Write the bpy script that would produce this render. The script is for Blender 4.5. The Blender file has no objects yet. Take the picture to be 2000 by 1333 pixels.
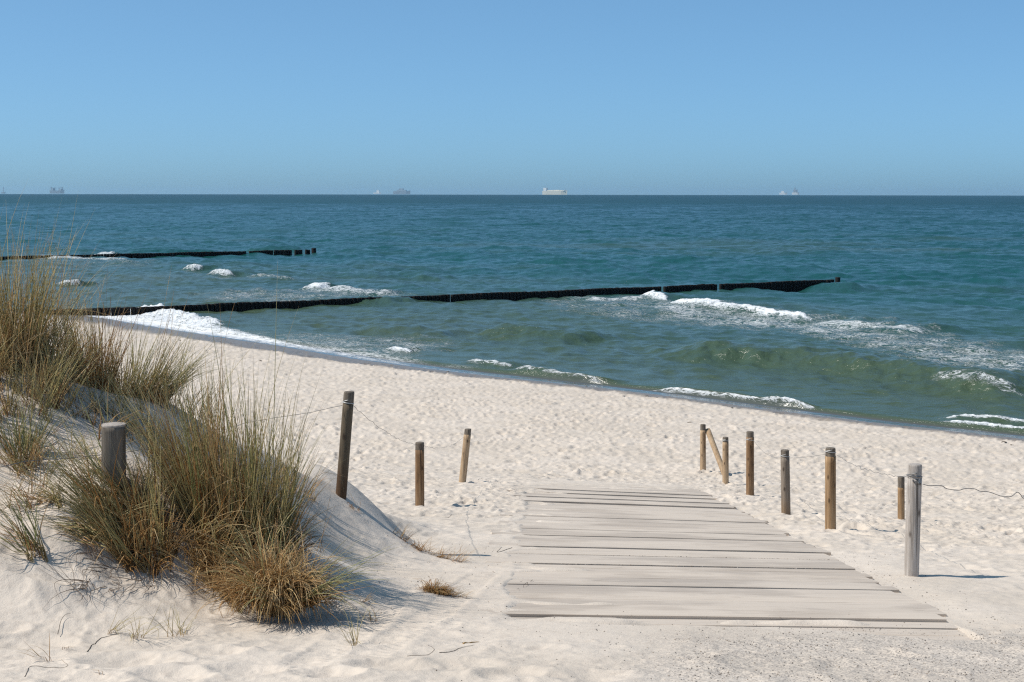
import bpy, math
import numpy as np
from mathutils import Matrix, Vector

C = bpy.context.scene.collection
rng = np.random.default_rng(11)
PI = math.pi

# ------------------------------------------------------------------ camera
W0, H0, F0 = 2000.0, 1333.0, 3000.0          # photograph size, focal length in its pixels
ZC = 7.1                                     # eye height above the sea (m)
PITCH = math.atan((H0 / 2 - 376.5) / F0)
ROLL = math.radians(0.086)
cam_d = bpy.data.cameras.new('camera')
cam = bpy.data.objects.new('camera', cam_d)
C.objects.link(cam)
cam_d.sensor_width = 36.0
cam_d.lens = F0 * 36.0 / W0
cam_d.clip_start = 0.1
cam_d.clip_end = 60000
Rm = Matrix.Rotation(PI / 2 - PITCH, 3, 'X') @ Matrix.Rotation(ROLL, 3, 'Z')
cam.matrix_world = Matrix.Translation((0, 0, ZC)) @ Rm.to_4x4()
bpy.context.scene.camera = cam
RN = np.array(Rm)


def ray(px, py):
    px = np.asarray(px, float); py = np.asarray(py, float)
    v = np.stack([(px - W0 / 2) / F0, -(py - H0 / 2) / F0, -np.ones_like(px)], -1)
    d = v @ RN.T
    return d / np.linalg.norm(d, axis=-1, keepdims=True)


def onz(px, py, z=0.0):
    """where the line of sight of a photograph pixel meets a level"""
    d = ray(px, py)
    t = (z - ZC) / d[..., 2]
    return np.stack([d[..., 0] * t, d[..., 1] * t], -1)


def at_depth(px, py, y):
    d = ray(px, py)
    t = y / d[..., 1]
    return np.array([0, 0, ZC]) + d * np.asarray(t)[..., None]


# ------------------------------------------------------------------ noise
_perm = np.random.default_rng(3).permutation(4096)
_g = np.random.default_rng(4).uniform(0, 2 * PI, 4096)
_gx, _gy = np.cos(_g), np.sin(_g)


def perlin(x, y):
    xi = np.floor(x).astype(np.int64); yi = np.floor(y).astype(np.int64)
    xf = x - xi; yf = y - yi
    u = xf * xf * xf * (xf * (xf * 6 - 15) + 10); v = yf * yf * yf * (yf * (yf * 6 - 15) + 10)

    def gr(ix, iy, fx, fy):
        h = _perm[(_perm[ix & 4095] + iy) & 4095]
        return _gx[h] * fx + _gy[h] * fy
    a = gr(xi, yi, xf, yf); b = gr(xi + 1, yi, xf - 1, yf)
    c = gr(xi, yi + 1, xf, yf - 1); d = gr(xi + 1, yi + 1, xf - 1, yf - 1)
    return (a + (b - a) * u) * (1 - v) + (c + (d - c) * u) * v


def fbm(x, y, o=4, lac=2.03, g=0.5):
    s = 0; a = 1.0
    for i in range(o):
        s = s + a * perlin(x + 17.3 * i, y - 9.1 * i)
        x = x * lac; y = y * lac; a *= g
    return s


def sst(a, b, x):
    t = np.clip((x - a) / (b - a), 0, 1)
    return t * t * (3 - 2 * t)


# ------------------------------------------------------------------ mesh helpers
def new_mesh(name, verts, faces, mat=None, smooth=True, attrs=None, mats=None, midx=None):
    """verts (n,3) array, faces (m,k) int array (k = 3 or 4) or a list of such arrays"""
    me = bpy.data.meshes.new(name)
    verts = np.ascontiguousarray(verts, np.float32)
    fl = faces if isinstance(faces, list) else [faces]
    fl = [np.ascontiguousarray(f, np.int32) for f in fl if len(f)]
    loops = np.concatenate([f.ravel() for f in fl])
    tot = np.concatenate([np.full(len(f), f.shape[1], np.int32) for f in fl])
    st = np.concatenate([[0], np.cumsum(tot)[:-1]]).astype(np.int32)
    me.vertices.add(len(verts)); me.vertices.foreach_set('co', verts.ravel())
    me.loops.add(len(loops)); me.loops.foreach_set('vertex_index', loops)
    me.polygons.add(len(tot)); me.polygons.foreach_set('loop_start', st)
    try:
        me.polygons.foreach_set('loop_total', tot)
    except Exception:
        pass
    me.polygons.foreach_set('use_smooth', np.full(len(tot), smooth))
    if mats:
        for m in mats: me.materials.append(m)
        if midx is not None: me.polygons.foreach_set('material_index', np.ascontiguousarray(midx, np.int32))
    elif mat: me.materials.append(mat)
    if attrs:
        for k, a in attrs.items():
            at = me.attributes.new(k, 'FLOAT', 'POINT')
            at.data.foreach_set('value', np.ascontiguousarray(a, np.float32).ravel())
    me.update(calc_edges=True)
    me.validate()
    return me


def obj(name, me, parent=None, loc=None):
    o = bpy.data.objects.new(name, me)
    C.objects.link(o)
    if loc is not None: o.location = loc
    if parent is not None: o.parent = parent
    return o


def tag(o, label=None, cat=None, group=None, kind=None):
    if label: o['label'] = label
    if cat: o['category'] = cat
    if group: o['group'] = group
    if kind: o['kind'] = kind
    return o


def empty(name, loc, label, cat, group=None):
    o = bpy.data.objects.new(name, None)
    C.objects.link(o)
    o.location = loc; o.empty_display_size = 0.1
    return tag(o, label, cat, group)


def grid_faces(nr, nc, off=0):
    i = np.arange(nr - 1)[:, None] * nc + np.arange(nc - 1)[None, :]
    i = i.ravel() + off
    return np.stack([i, i + 1, i + nc + 1, i + nc], 1)


class MB:
    """collects simple shapes into one mesh"""
    def __init__(s): s.v = []; s.q = []; s.t = []; s.n = 0

    def add(s, v, q=None, t=None):
        v = np.asarray(v, float)
        if q is not None and len(q): s.q.append(np.asarray(q, int) + s.n)
        if t is not None and len(t): s.t.append(np.asarray(t, int) + s.n)
        s.v.append(v); s.n += len(v)

    def box(s, lo, hi, taper=1.0):
        x0, y0, z0 = lo; x1, y1, z1 = hi
        cx, cy = (x0 + x1) / 2, (y0 + y1) / 2
        f = lambda x, y: (cx + (x - cx) * taper, cy + (y - cy) * taper)
        v = [(x0, y0, z0), (x1, y0, z0), (x1, y1, z0), (x0, y1, z0)] + [(*f(x, y), z1) for x, y in ((x0, y0), (x1, y0), (x1, y1), (x0, y1))]
        s.add(v, [(0, 3, 2, 1), (4, 5, 6, 7), (0, 1, 5, 4), (1, 2, 6, 5), (2, 3, 7, 6), (3, 0, 4, 7)])

    def rings(s, P, cap0=True, cap1=True):
        """P (nring, nside, 3)"""
        P = np.asarray(P, float)
        nr, ns, _ = P.shape
        i = np.arange(nr - 1)[:, None] * ns; j = np.arange(ns)[None, :]; k = (np.arange(ns) + 1)[None, :] % ns
        q = np.stack([i + j, i + k, i + ns + k, i + ns + j], -1).reshape(-1, 4)
        v = P.reshape(-1, 3); t = []
        if cap0:
            c = len(v); v = np.vstack([v, P[0].mean(0)]); t += [(c, (a + 1) % ns, a) for a in range(ns)]
        if cap1:
            c = len(v); v = np.vstack([v, P[-1].mean(0)]); b = (nr - 1) * ns; t += [(c, b + a, b + (a + 1) % ns) for a in range(ns)]
        s.add(v, q, t)

    def tube(s, pts, r, ns=6, taper=None):
        pts = np.asarray(pts, float)
        tn = np.gradient(pts, axis=0); tn /= np.linalg.norm(tn, axis=1, keepdims=True) + 1e-9
        up = np.array([0, 0, 1.0]) if abs(tn[:, 2]).mean() < 0.8 else np.array([1.0, 0, 0])
        a = np.cross(tn, up); a /= np.linalg.norm(a, axis=1, keepdims=True) + 1e-9
        b = np.cross(tn, a)
        th = np.arange(ns) * 2 * PI / ns
        rr = np.full(len(pts), r) if np.isscalar(r) else np.asarray(r)
        P = pts[:, None, :] + rr[:, None, None] * (np.cos(th)[None, :, None] * a[:, None, :] + np.sin(th)[None, :, None] * b[:, None, :])
        s.rings(P)

    def mesh(s, name, mat, smooth=True, attrs=None):
        f = []
        if s.q: f.append(np.concatenate(s.q))
        if s.t: f.append(np.concatenate(s.t))
        return new_mesh(name, np.concatenate(s.v), f, mat, smooth, attrs)


# ------------------------------------------------------------------ material helpers
class NT:
    def __init__(s, name):
        s.m = bpy.data.materials.new(name); s.m.use_nodes = True
        s.t = s.m.node_tree; s.t.nodes.clear()
        s.out = s.n('ShaderNodeOutputMaterial')
        s.p = s.n('ShaderNodeBsdfPrincipled')
        s.l(s.p.outputs[0], s.out.inputs['Surface'])

    def n(s, t, **kw):
        x = s.t.nodes.new(t)
        for k, v in kw.items(): setattr(x, k, v)
        return x

    def l(s, a, b): s.t.links.new(a, b)

    def set(s, node, **kw):
        for k, v in kw.items(): node.inputs[k].default_value = v
        return node

    def coord(s, scale=(1, 1, 1), rot=(0, 0, 0), out='Object'):
        tc = s.n('ShaderNodeTexCoord'); mp = s.n('ShaderNodeMapping')
        mp.inputs['Scale'].default_value = scale; mp.inputs['Rotation'].default_value = rot
        s.l(tc.outputs[out], mp.inputs['Vector'])
        return mp.outputs[0]

    def noise(s, vec, scale, detail=3, rough=0.55, dist=0.0):
        x = s.n('ShaderNodeTexNoise')
        x.inputs['Scale'].default_value = scale; x.inputs['Detail'].default_value = detail
        x.inputs['Roughness'].default_value = rough; x.inputs['Distortion'].default_value = dist
        if vec is not None: s.l(vec, x.inputs['Vector'])
        return x.outputs[0]

    def ramp(s, fac, stops, interp='LINEAR'):
        r = s.n('ShaderNodeValToRGB'); e = r.color_ramp.elements
        r.color_ramp.interpolation = interp
        while len(e) < len(stops): e.new(0.5)
        for k, (p, c) in enumerate(stops):
            e[k].position = p; e[k].color = (*c, 1) if len(c) == 3 else c
        s.l(fac, r.inputs[0])
        return r.outputs[0]

    def mix(s, fac, a, b, bt='MIX'):
        x = s.n('ShaderNodeMix'); x.data_type = 'RGBA'; x.blend_type = bt
        for v, i in ((fac, 0), (a, 6), (b, 7)):
            if isinstance(v, (int, float)): x.inputs[i].default_value = v
            elif isinstance(v, tuple): x.inputs[i].default_value = (*v, 1)
            else: s.l(v, x.inputs[i])
        return x.outputs[2]

    def math(s, op, a, b=0.0, c=None, clamp=False):
        x = s.n('ShaderNodeMath'); x.operation = op; x.use_clamp = clamp
        for i, v in enumerate((a, b) if c is None else (a, b, c)):
            if isinstance(v, (int, float)): x.inputs[i].default_value = v
            else: s.l(v, x.inputs[i])
        return x.outputs[0]

    def mapr(s, v, a, b, c=0.0, d=1.0, smooth=True):
        x = s.n('ShaderNodeMapRange'); x.interpolation_type = 'SMOOTHSTEP' if smooth else 'LINEAR'
        s.l(v, x.inputs[0])
        for i, q in enumerate((a, b, c, d)):
            if isinstance(q, (int, float)): x.inputs[1 + i].default_value = q
            else: s.l(q, x.inputs[1 + i])
        return x.outputs[0]

    def attr(s, name):
        a = s.n('ShaderNodeAttribute'); a.attribute_name = name
        return a.outputs['Fac']

    def bump(s, h, strength, dist, normal=None):
        b = s.n('ShaderNodeBump'); b.inputs['Strength'].default_value = strength; b.inputs['Distance'].default_value = dist
        s.l(h, b.inputs['Height'])
        if normal is not None: s.l(normal, b.inputs['Normal'])
        s.l(b.outputs[0], s.p.inputs['Normal'])
        return b.outputs[0]

    def base(s, c):
        if isinstance(c, tuple): s.p.inputs['Base Color'].default_value = (*c, 1)
        else: s.l(c, s.p.inputs['Base Color'])

    def rough(s, r):
        if isinstance(r, (int, float)): s.p.inputs['Roughness'].default_value = r
        else: s.l(r, s.p.inputs['Roughness'])

# ------------------------------------------------------------------ terrain model
SHORE_PX = np.array([(0, 607.5), (130, 613), (225, 626), (330, 644), (440, 660), (560, 678), (700, 702), (860, 724), (1060, 746),
                     (1260, 769), (1460, 796), (1700, 827), (2000, 859)], float)
RUN = 0.12                                            # height the swash reaches
SH = onz(SHORE_PX[:, 0], SHORE_PX[:, 1], RUN)
E_AL = (SH[-1] - SH[0]) / np.linalg.norm(SH[-1] - SH[0])   # along the shore, left to right
N_IN = np.array([E_AL[1], -E_AL[0]])                       # inland
P0 = SH[0]
_su = (SH - P0) @ E_AL; _sw = (SH - P0) @ N_IN
_ug = np.linspace(_su[0] - 40, _su[-1] + 40, 600)
_wg = np.interp(_ug, _su, _sw)
_k = np.exp(-np.linspace(-2.5, 2.5, 41) ** 2); _k /= _k.sum()
_wg = np.convolve(np.pad(_wg, 20, mode='edge'), _k, 'valid')


def shore(x, y):
    """distance inland of the swash line (negative = out to sea) and position along it"""
    u = (x - P0[0]) * E_AL[0] + (y - P0[1]) * E_AL[1]
    w = (x - P0[0]) * N_IN[0] + (y - P0[1]) * N_IN[1]
    return w - np.interp(u, _ug, _wg), u


CP, SP, XP = 1.333, 0.1442, 0.012


def plane(x, y):
    ye = 0.5 * (y + 3 + np.sqrt((y - 3) ** 2 + 4.0))
    return ZC - CP - SP * ye - (XP + 0.0018 * np.clip(y - 10, 0, 16)) * (np.clip(x, -3, 6) - 1)


def on_plane(px, py):
    d = ray(px, py)
    t = np.full(d.shape[:-1], 10.0)
    for _ in range(30):
        p = d * t[..., None]
        t = t * 0.4 + 0.6 * (plane(p[..., 0], p[..., 1]) - ZC) / d[..., 2]
    return d * t[..., None] + np.array([0, 0, ZC])


def beach_z(s):
    up = 0.075 * np.clip(s, 0, None)
    up = 1.75 * (1 - np.exp(-up / 1.75))
    lo = 0.075 * np.clip(s, -30, 0)
    return RUN + up + lo


def _dp(px, py, d):
    P = at_depth(np.array([float(px)]), np.array([float(py)]), d)[0]
    return P[0], P[1], P[2] - plane(P[0], P[1])


RIDGE = [_dp(-420, 700, 10.4), _dp(-200, 700, 10.8), _dp(0, 706, 11.2), _dp(150, 738, 11.7), _dp(330, 782, 12.4), _dp(460, 866, 13.4), _dp(560, 935, 14.6), _dp(620, 962, 15.5), _dp(690, 992, 16.4), _dp(770, 1046, 15.4), _dp(835, 1090, 14.4)]
_pts = list(RIDGE)
_pts += [_dp(222, 940, 9.9), _dp(60, 1076, 9.25), _dp(250, 1066, 9.7), _dp(450, 1010, 10.3), _dp(560, 1080, 10.2), _dp(620, 1190, 9.55), _dp(420, 1130, 9.75), _dp(300, 1120, 9.5), _dp(520, 1190, 9.45), _dp(0, 1190, 8.75), _dp(-160, 1080, 9.1),
         _dp(700, 1100, 12.2), _dp(640, 1040, 12.6), _dp(100, 880, 10.3), _dp(330, 900, 11.2), _dp(-200, 860, 10.0), _dp(20, 960, 9.9), _dp(480, 950, 12.0)]
for _i, (rx, ry, rh) in enumerate(RIDGE[:9]):
    k = 0.45 + 1.75 * rh if _i < 5 else 1.3 + 2.2 * rh
    ex, ey = (0.30, 0.95) if _i < 5 else (0.55, 0.83)
    _pts += [(rx + ex * k, ry + ey * k, -0.02), (rx + ex * .5 * k, ry + ey * .5 * k, rh * 0.45), (rx + ex * 1.9 * k, ry + ey * 1.9 * k, 0.0)]
for px, py in ((900, 1125), (870, 1200), (780, 1235), (690, 1275), (560, 1290), (420, 1268), (300, 1268), (150, 1300), (0, 1322), (-200, 1330), (1000, 1020), (1000, 1200), (940, 1000), (880, 960), (1000, 900)):
    q = on_plane(np.array([float(px)]), np.array([float(py)]))[0]
    _pts.append((q[0], q[1], 0.0))
_pts += [(x_, y_, 0.0) for x_, y_ in ((-1.5, 7.2), (-3.2, 7.2), (-5.5, 7.0), (0.3, 8.5), (0.3, 11), (0.3, 14), (0.3, 18), (-1.0, 21))]
_DP = np.array(_pts)


def _tps(r2): return 0.5 * r2 * np.log(r2 + 1e-6)


_n = len(_DP)
_A = np.zeros((_n + 3, _n + 3)); _d2 = ((_DP[:, None, :2] - _DP[None, :, :2]) ** 2).sum(-1)
_A[:_n, :_n] = _tps(_d2) + np.eye(_n) * 0.003; _A[:_n, _n] = 1; _A[:_n, _n + 1:] = _DP[:, :2]; _A[_n:, :_n] = _A[:_n, _n:].T
_W = np.linalg.solve(_A, np.concatenate([_DP[:, 2], np.zeros(3)]))


def dune_h(x, y):
    x = np.asarray(x, float); y = np.asarray(y, float)
    out = np.zeros(np.broadcast(x, y).shape)
    m = (x > -14) & (x < 1.0) & (y > 6.0) & (y < 24)
    if not m.any(): return out
    xq = np.clip(x[m], -4.6, 1.0); yq = y[m] + 0.25 * (xq - x[m]) * 0
    h = _W[_n] + _W[_n + 1] * xq + _W[_n + 2] * yq
    for i in range(_n):
        h = h + _W[i] * _tps((xq - _DP[i, 0]) ** 2 + (yq - _DP[i, 1]) ** 2)
    k = 0.06
    h = 0.5 * (h - 0.03 + np.sqrt((h - 0.03) ** 2 + k * k)) - 0.5 * (-0.03 + math.sqrt(0.03 ** 2 + k * k))
    h = h * sst(6.6, 7.8, y[m]) * sst(21, 17.5, y[m] + 0.2 * x[m]) * sst(0.9, -0.1, x[m])
    out[m] = np.clip(h, 0, 3)
    return out


def ground_smooth(x, y):
    s, _ = shore(x, y)
    a = plane(x, y) + dune_h(x, y); b = beach_z(s)
    m = 0.5 * (a + b + np.sqrt((a - b) ** 2 + 0.15 ** 2)) - 0.075 * np.exp(-((a - b) / 0.4) ** 2) * 0.3
    return np.where(s < 3, b + (m - b) * sst(0.5, 3, s), m)


# boardwalk outline on the slope
_r = on_plane(np.array([1870., 1440.]), np.array([1215., 995.]))
_l = on_plane(np.array([985., 1020.]), np.array([1195., 965.]))
BR = np.polyfit(_r[:, 1], _r[:, 0], 1)
BL = np.polyfit(_l[:, 1], _l[:, 0], 1)
Y_NEAR = on_plane(np.array([1430.]), np.array([1208.]))[0, 1]
Y_FAR = on_plane(np.array([1220.]), np.array([948.]))[0, 1]


def boards_cover(x, y):
    """1 where the sand lies below the boards, 0 where it covers or flanks them"""
    el = x - np.polyval(BL, y); er = np.polyval(BR, y) - x
    j = 0.16 * fbm(x * 1.3, y * 0.9, 3)
    jl = 0.20 * fbm(x * 0.9 + 40, y * 0.7, 3)
    c = sst(-0.02, 0.16, el + jl) * sst(0.04, 0.10, er + 0.06 * j)
    tn = (x - np.polyval(BL, y)) / 3.0
    c = c * sst(-0.15, 0.15, y - (Y_NEAR - 0.28 - 0.55 * sst(0.45, 1.0, tn)) + 1.3 * j)
    c = c * (1 - sst(-0.7, 0.6, y - (Y_FAR - 0.9) + 6 * j))
    # sand drifted over the boards
    p = 0.9 * fbm(x * 0.75 + 11, y * 2.1 + 3, 3) + 0.50 * sst(0.34, -0.02, tn) + 0.62 * sst(Y_FAR - 6.5, Y_FAR - 0.5, y) + 0.36 * sst(Y_NEAR + 0.8, Y_NEAR - 0.5, y) - 0.60
    c = c * (1 - sst(-0.22, 0.22, p))
    return c


def footprint_tile(n=480, size=12.0, count=950, seed=5):
    r = np.random.default_rng(seed)
    Z = np.zeros((n, n)); px = size / n
    for _ in range(count):
        cx, cy = r.uniform(0, n, 2); L = r.uniform(0.10, 0.20) / px; Wd = L * r.uniform(0.45, 0.85); a = r.uniform(0, PI); d = r.uniform(0.5, 1.0)
        R = int(L * 2.4) + 1
        yy, xx = np.mgrid[-R:R + 1, -R:R + 1]
        ux = (xx * math.cos(a) + yy * math.sin(a)) / L; uy = (-xx * math.sin(a) + yy * math.cos(a)) / Wd
        q = ux * ux + uy * uy
        st = -d * np.exp(-q ** 1.5 * 1.3) + 0.42 * d * np.exp(-((np.sqrt(q) - 1.35) / 0.33) ** 2) * (1 + 0.6 * ux)
        ix = (np.arange(-R, R + 1) + int(cx)) % n; iy = (np.arange(-R, R + 1) + int(cy)) % n
        Z[np.ix_(iy, ix)] = Z[np.ix_(iy, ix)] * 0.75 + st
    return Z


_FT = footprint_tile()


def foot(x, y, size=12.0):
    n = _FT.shape[0]
    fx = (x / size) * n; fy = (y / size) * n
    ix = np.floor(fx).astype(int); iy = np.floor(fy).astype(int); u = fx - ix; v = fy - iy
    g = lambda a, b: _FT[b % n, a % n]
    return (g(ix, iy) * (1 - u) + g(ix + 1, iy) * u) * (1 - v) + (g(ix, iy + 1) * (1 - u) + g(ix + 1, iy + 1) * u) * v


def track(x, y, A, B, w=0.13, pitch=0.075):
    """tyre track pressed from A to B"""
    A = np.array(A); B = np.array(B); L = np.linalg.norm(B - A); e = (B - A) / L; n = np.array([-e[1], e[0]])
    t = (x - A[0]) * e[0] + (y - A[1]) * e[1]; q = (x - A[0]) * n[0] + (y - A[1]) * n[1] + 0.05 * np.sin(t * 0.9)
    m = sst(w, w * 0.75, np.abs(q)) * sst(-0.2, 0.4, t) * sst(L + 0.2, L - 0.5, t)
    rib = np.sin((t + np.abs(q) * 0.55) * 2 * PI / pitch)
    return m * (-0.004 + 0.004 * rib) + 0.004 * np.exp(-((np.abs(q) - w * 1.15) / 0.035) ** 2) * sst(0, .5, t) * sst(L, L - .5, t)


TR = on_plane(np.array([560., 830., 700., 960.]), np.array([1320., 1135., 1290., 1120.]))
DENTS_PX = [(250, 1292, .24, .12), (330, 1320, .2, .1), (60, 1262, .22, .1), (480, 1310, .18, .09), (170, 1330, .2, .1), (420, 1275, .16, .08),
            (900, 1300, .2, .08), (1010, 1318, .18, .08), (760, 1302, .2, .09), (1150, 1322, .2, .07), (640, 1318, .16, .07), (90, 1215, .25, .12), (240, 1205, .3, .12)]
DENTS = [(*on_plane(np.array([a]), np.array([b]))[0, :2], c, d) for a, b, c, d in DENTS_PX]


def ground_full(x, y):
    s, u = shore(x, y)
    z = ground_smooth(x, y)
    cov = boards_cover(x, y)
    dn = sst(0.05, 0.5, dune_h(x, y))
    beach = sst(13.5, 21, y + 0.35 * np.abs(x)) * sst(-0.1, 1.2, s) * (1 - dn)
    wx = x + 0.9 * fbm(x * 0.13, y * 0.13, 2); wy = y + 0.9 * fbm(x * 0.13 + 30, y * 0.13, 2)
    dist = np.hypot(x, y)
    f = 0.9 * foot(wx, wy) + 0.45 * foot(wy * 1.9 + 3.1, wx * 1.9 + 5.3) + 0.22 * foot(wx * 3.3 + 1.7, wy * 3.3 + 8.3)
    big = fbm(x * 0.35, y * 0.35, 3)
    fp = 0.080 * f * (0.75 + 0.5 * np.clip(big + .3, 0, 1.2))
    near = (1 - beach) * sst(0.2, 1.0, s)
    small = 0.020 * fbm(x * 1.4, y * 1.4, 3) + 0.010 * fbm(x * 4.3 + 3, y * 4.3, 3) + 0.0035 * fbm(x * 17, y * 17, 2)
    flank = sst(0.4, 1.3, np.abs(x - 0.5 * (np.polyval(BL, y) + np.polyval(BR, y))) - 1.4)
    dz = beach * (fp + 0.05 * big + 0.012 * fbm(x * 3, y * 3, 2)) + near * (small * (0.75 - 0.25 * dn) + 0.020 * f * flank * (1 - dn) * sst(8.5, 11, y) + (0.03 * fbm(x * 0.8 + 7, y * 0.8, 2) + 0.013 * f) * dn)
    fg = (1 - sst(9.2, 10.2, y)) * near
    dz = dz + fg * (0.016 * f + 0.012 * fbm(x * 2.3 + 9, y * 3.1, 3))
    for (cx, cy, r, d) in DENTS:
        q = np.hypot((x - cx) / r, (y - cy) / (r * 0.8))
        dz = dz + d * (-0.55 * np.exp(-q ** 4) + 0.22 * np.exp(-((q - 1.25) / 0.3) ** 2)) * 0.5
    dz = dz + track(x, y, TR[0, :2], TR[1, :2]) + track(x, y, TR[2, :2], TR[3, :2])
    # sand banked against and over the boards
    inside = sst(-0.15, 0.25, x - np.polyval(BL, y)) * sst(-0.15, 0.2, np.polyval(BR, y) - x) * sst(-0.6, 0.2, y - Y_NEAR + 0.9) * (1 - sst(0, 1.5, y - Y_FAR))
    dz = dz * (1 - 0.75 * inside)
    rim = 0.012 * sst(0, 1.2, x - np.polyval(BL, y) + 1.6) * (1 - sst(0, 1.3, x - np.polyval(BR, y) - .1)) * sst(7.5, 9.5, y) * (1 - sst(0, 4, y - Y_FAR))
    er_ = np.polyval(BR, y) - x
    rim = rim - 0.032 * np.exp(-(er_ / 0.22) ** 2) * sst(Y_NEAR - 0.7, Y_NEAR + 0.2, y) * (1 - sst(-1.5, 0.5, y - Y_FAR))
    drift = (1 - cov) * inside * (1 - np.exp(-(er_ / 0.3) ** 2))
    z = z + dz + rim + 0.008 * drift - 0.085 * cov
    # small scarp of the swash line
    z = z + 0.05 * sst(-.05, .25, s + .25 * fbm(x * 1.1, y * 1.1, 3)) * (1 - sst(0.3, 2.2, s)) * sst(38, 52, u)
    return z, s, u, cov, dn, beach


def pix_ground(px, py, lift=0.0):
    """first meeting of a line of sight with the sand"""
    d = ray(np.array([float(px)]), np.array([float(py)]))[0]
    t = np.concatenate([np.arange(4, 40, 0.01), np.arange(40, 140, 0.05)])
    P = d[None] * t[:, None]
    g = ground_smooth(P[:, 0], P[:, 1])
    below = np.nonzero(P[:, 2] + ZC < g + lift)[0]
    i = below[0]
    return np.array([P[i, 0], P[i, 1], g[i]])


def gz(x, y):
    return float(ground_full(np.array([float(x)]), np.array([float(y)]))[0][0])


def gzv(x, y):
    return ground_full(np.asarray(x, float), np.asarray(y, float))[0]


if True:
    dens = np.radians(np.linspace(-24, 24, 900))
    side = np.radians(24 + np.cumsum(np.concatenate([np.linspace(0.08, 3, 30), np.full(44, 2.36)])))
    side = side[side < math.radians(179)]
    ang = np.concatenate([-side[::-1], dens, side, [math.radians(180)]])
    ang = np.concatenate([[-PI], ang])
    rr = [0.3]
    while rr[-1] < 420:
        r = rr[-1]; d = max(r - 1.0, 0.5)
        if r < 6.5: dr = 0.2
        elif r < 75: dr = max(0.011, 0.85 * d * d / (1536 * (1.33 + 0.1427 * min(d, 40))))
        else: dr = rr[-1] * 0.03
        rr.append(r + dr)
    rr = np.array(rr)
    A, R = np.meshgrid(ang, rr)
    X = R * np.sin(A); Y = R * np.cos(A) - 1.0
    z, s, u, cov, dn, beach = ground_full(X.ravel(), Y.ravel())
    GX, GY, GZ = X, Y, z.reshape(X.shape)
    wet = (1 - sst(0.05, 0.75, s + 0.5 * fbm(X.ravel() * 0.8, Y.ravel() * 0.8, 3) - 0.55 - 1.7 * (1 - sst(20, 55, u))))
    gp = on_plane(np.array([1750.]), np.array([1290.]))[0]
    xx, yy = X.ravel(), Y.ravel()
    grav = sst(-0.1, 0.9, xx - 0.35 + .5 * fbm(xx * 1.1, yy * 1.1, 2)) * (1 - sst(8.7, 9.45, yy - .25 * sst(1, 3, xx) + .3 * fbm(xx * 1.7, yy * 1.7, 2))) * sst(6.5, 8.0, yy)
    print('GROUND', X.size, 'shore s at path end', shore(2.0, 30.0)[0], 'Ynear', Y_NEAR, 'Yfar', Y_FAR, 'BL', np.polyval(BL, [10, 20]), 'BR', np.polyval(BR, [10, 20]))
    sand = NT('sand')
    v = sand.coord()
    n1 = sand.noise(v, 0.7, 3); n2 = sand.noise(v, 9.0, 4, 0.65); n3 = sand.noise(v, 130.0, 2, 0.7); n4 = sand.noise(v, 45.0, 3, 0.7)
    c = sand.mix(sand.mapr(n1, 0.35, 0.65), (0.535, 0.457, 0.376), (0.59, 0.508, 0.425))
    c = sand.mix(sand.math('MULTIPLY', sand.mapr(n2, 0.5, 0.72), 0.5), c, (0.44, 0.37, 0.305))
    c = sand.mix(sand.math('MULTIPLY', sand.mapr(n3, 0.60, 0.80), 0.38), c, (0.24, 0.20, 0.165))
    c = sand.mix(sand.math('MULTIPLY', sand.mapr(n4, 0.66, 0.78), 0.35), c, (0.30, 0.26, 0.22))
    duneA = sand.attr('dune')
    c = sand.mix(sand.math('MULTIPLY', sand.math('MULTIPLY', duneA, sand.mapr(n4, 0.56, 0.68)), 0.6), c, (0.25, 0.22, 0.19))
    gA = sand.attr('gravelly')
    vo = sand.n('ShaderNodeTexVoronoi'); vo.inputs['Scale'].default_value = 95.0; sand.l(v, vo.inputs['Vector'])
    gsp = sand.mapr(vo.outputs['Color'], 0.35, 0.8)
    c = sand.mix(sand.math('MULTIPLY', gA, sand.math('MULTIPLY', gsp, 0.62)), c, (0.20, 0.18, 0.165))
    wA = sand.attr('wet')
    c = sand.mix(wA, c, (0.20, 0.165, 0.13))
    sand.base(c)
    sand.rough(sand.mapr(wA, 0, 1, 0.92, 0.35, False))
    sand.p.inputs['Specular IOR Level'].default_value = 0.25
    hb = sand.math('ADD', sand.math('MULTIPLY', n3, 0.35), sand.math('ADD', sand.math('MULTIPLY', n4, 0.7), n2))
    sand.bump(hb, 0.55, 0.010)
    nr, nc = X.shape
    me = new_mesh('sand_beach', np.stack([xx, yy, z], 1), grid_faces(nr, nc), sand.m, True,
                  {'wet': wet, 'gravelly': grav, 'dune': dn})
    print('RIDGE', [(round(float(a[0]),2), round(float(a[1]),2), round(float(a[2]),2), round(float(dune_h(np.array([a[0]]), np.array([a[1]]))[0]),2)) for a in RIDGE])
    beach_o = tag(obj('sand_beach', me), kind='structure')
    del X, Y, A, R, z, s, u, xx, yy

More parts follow.
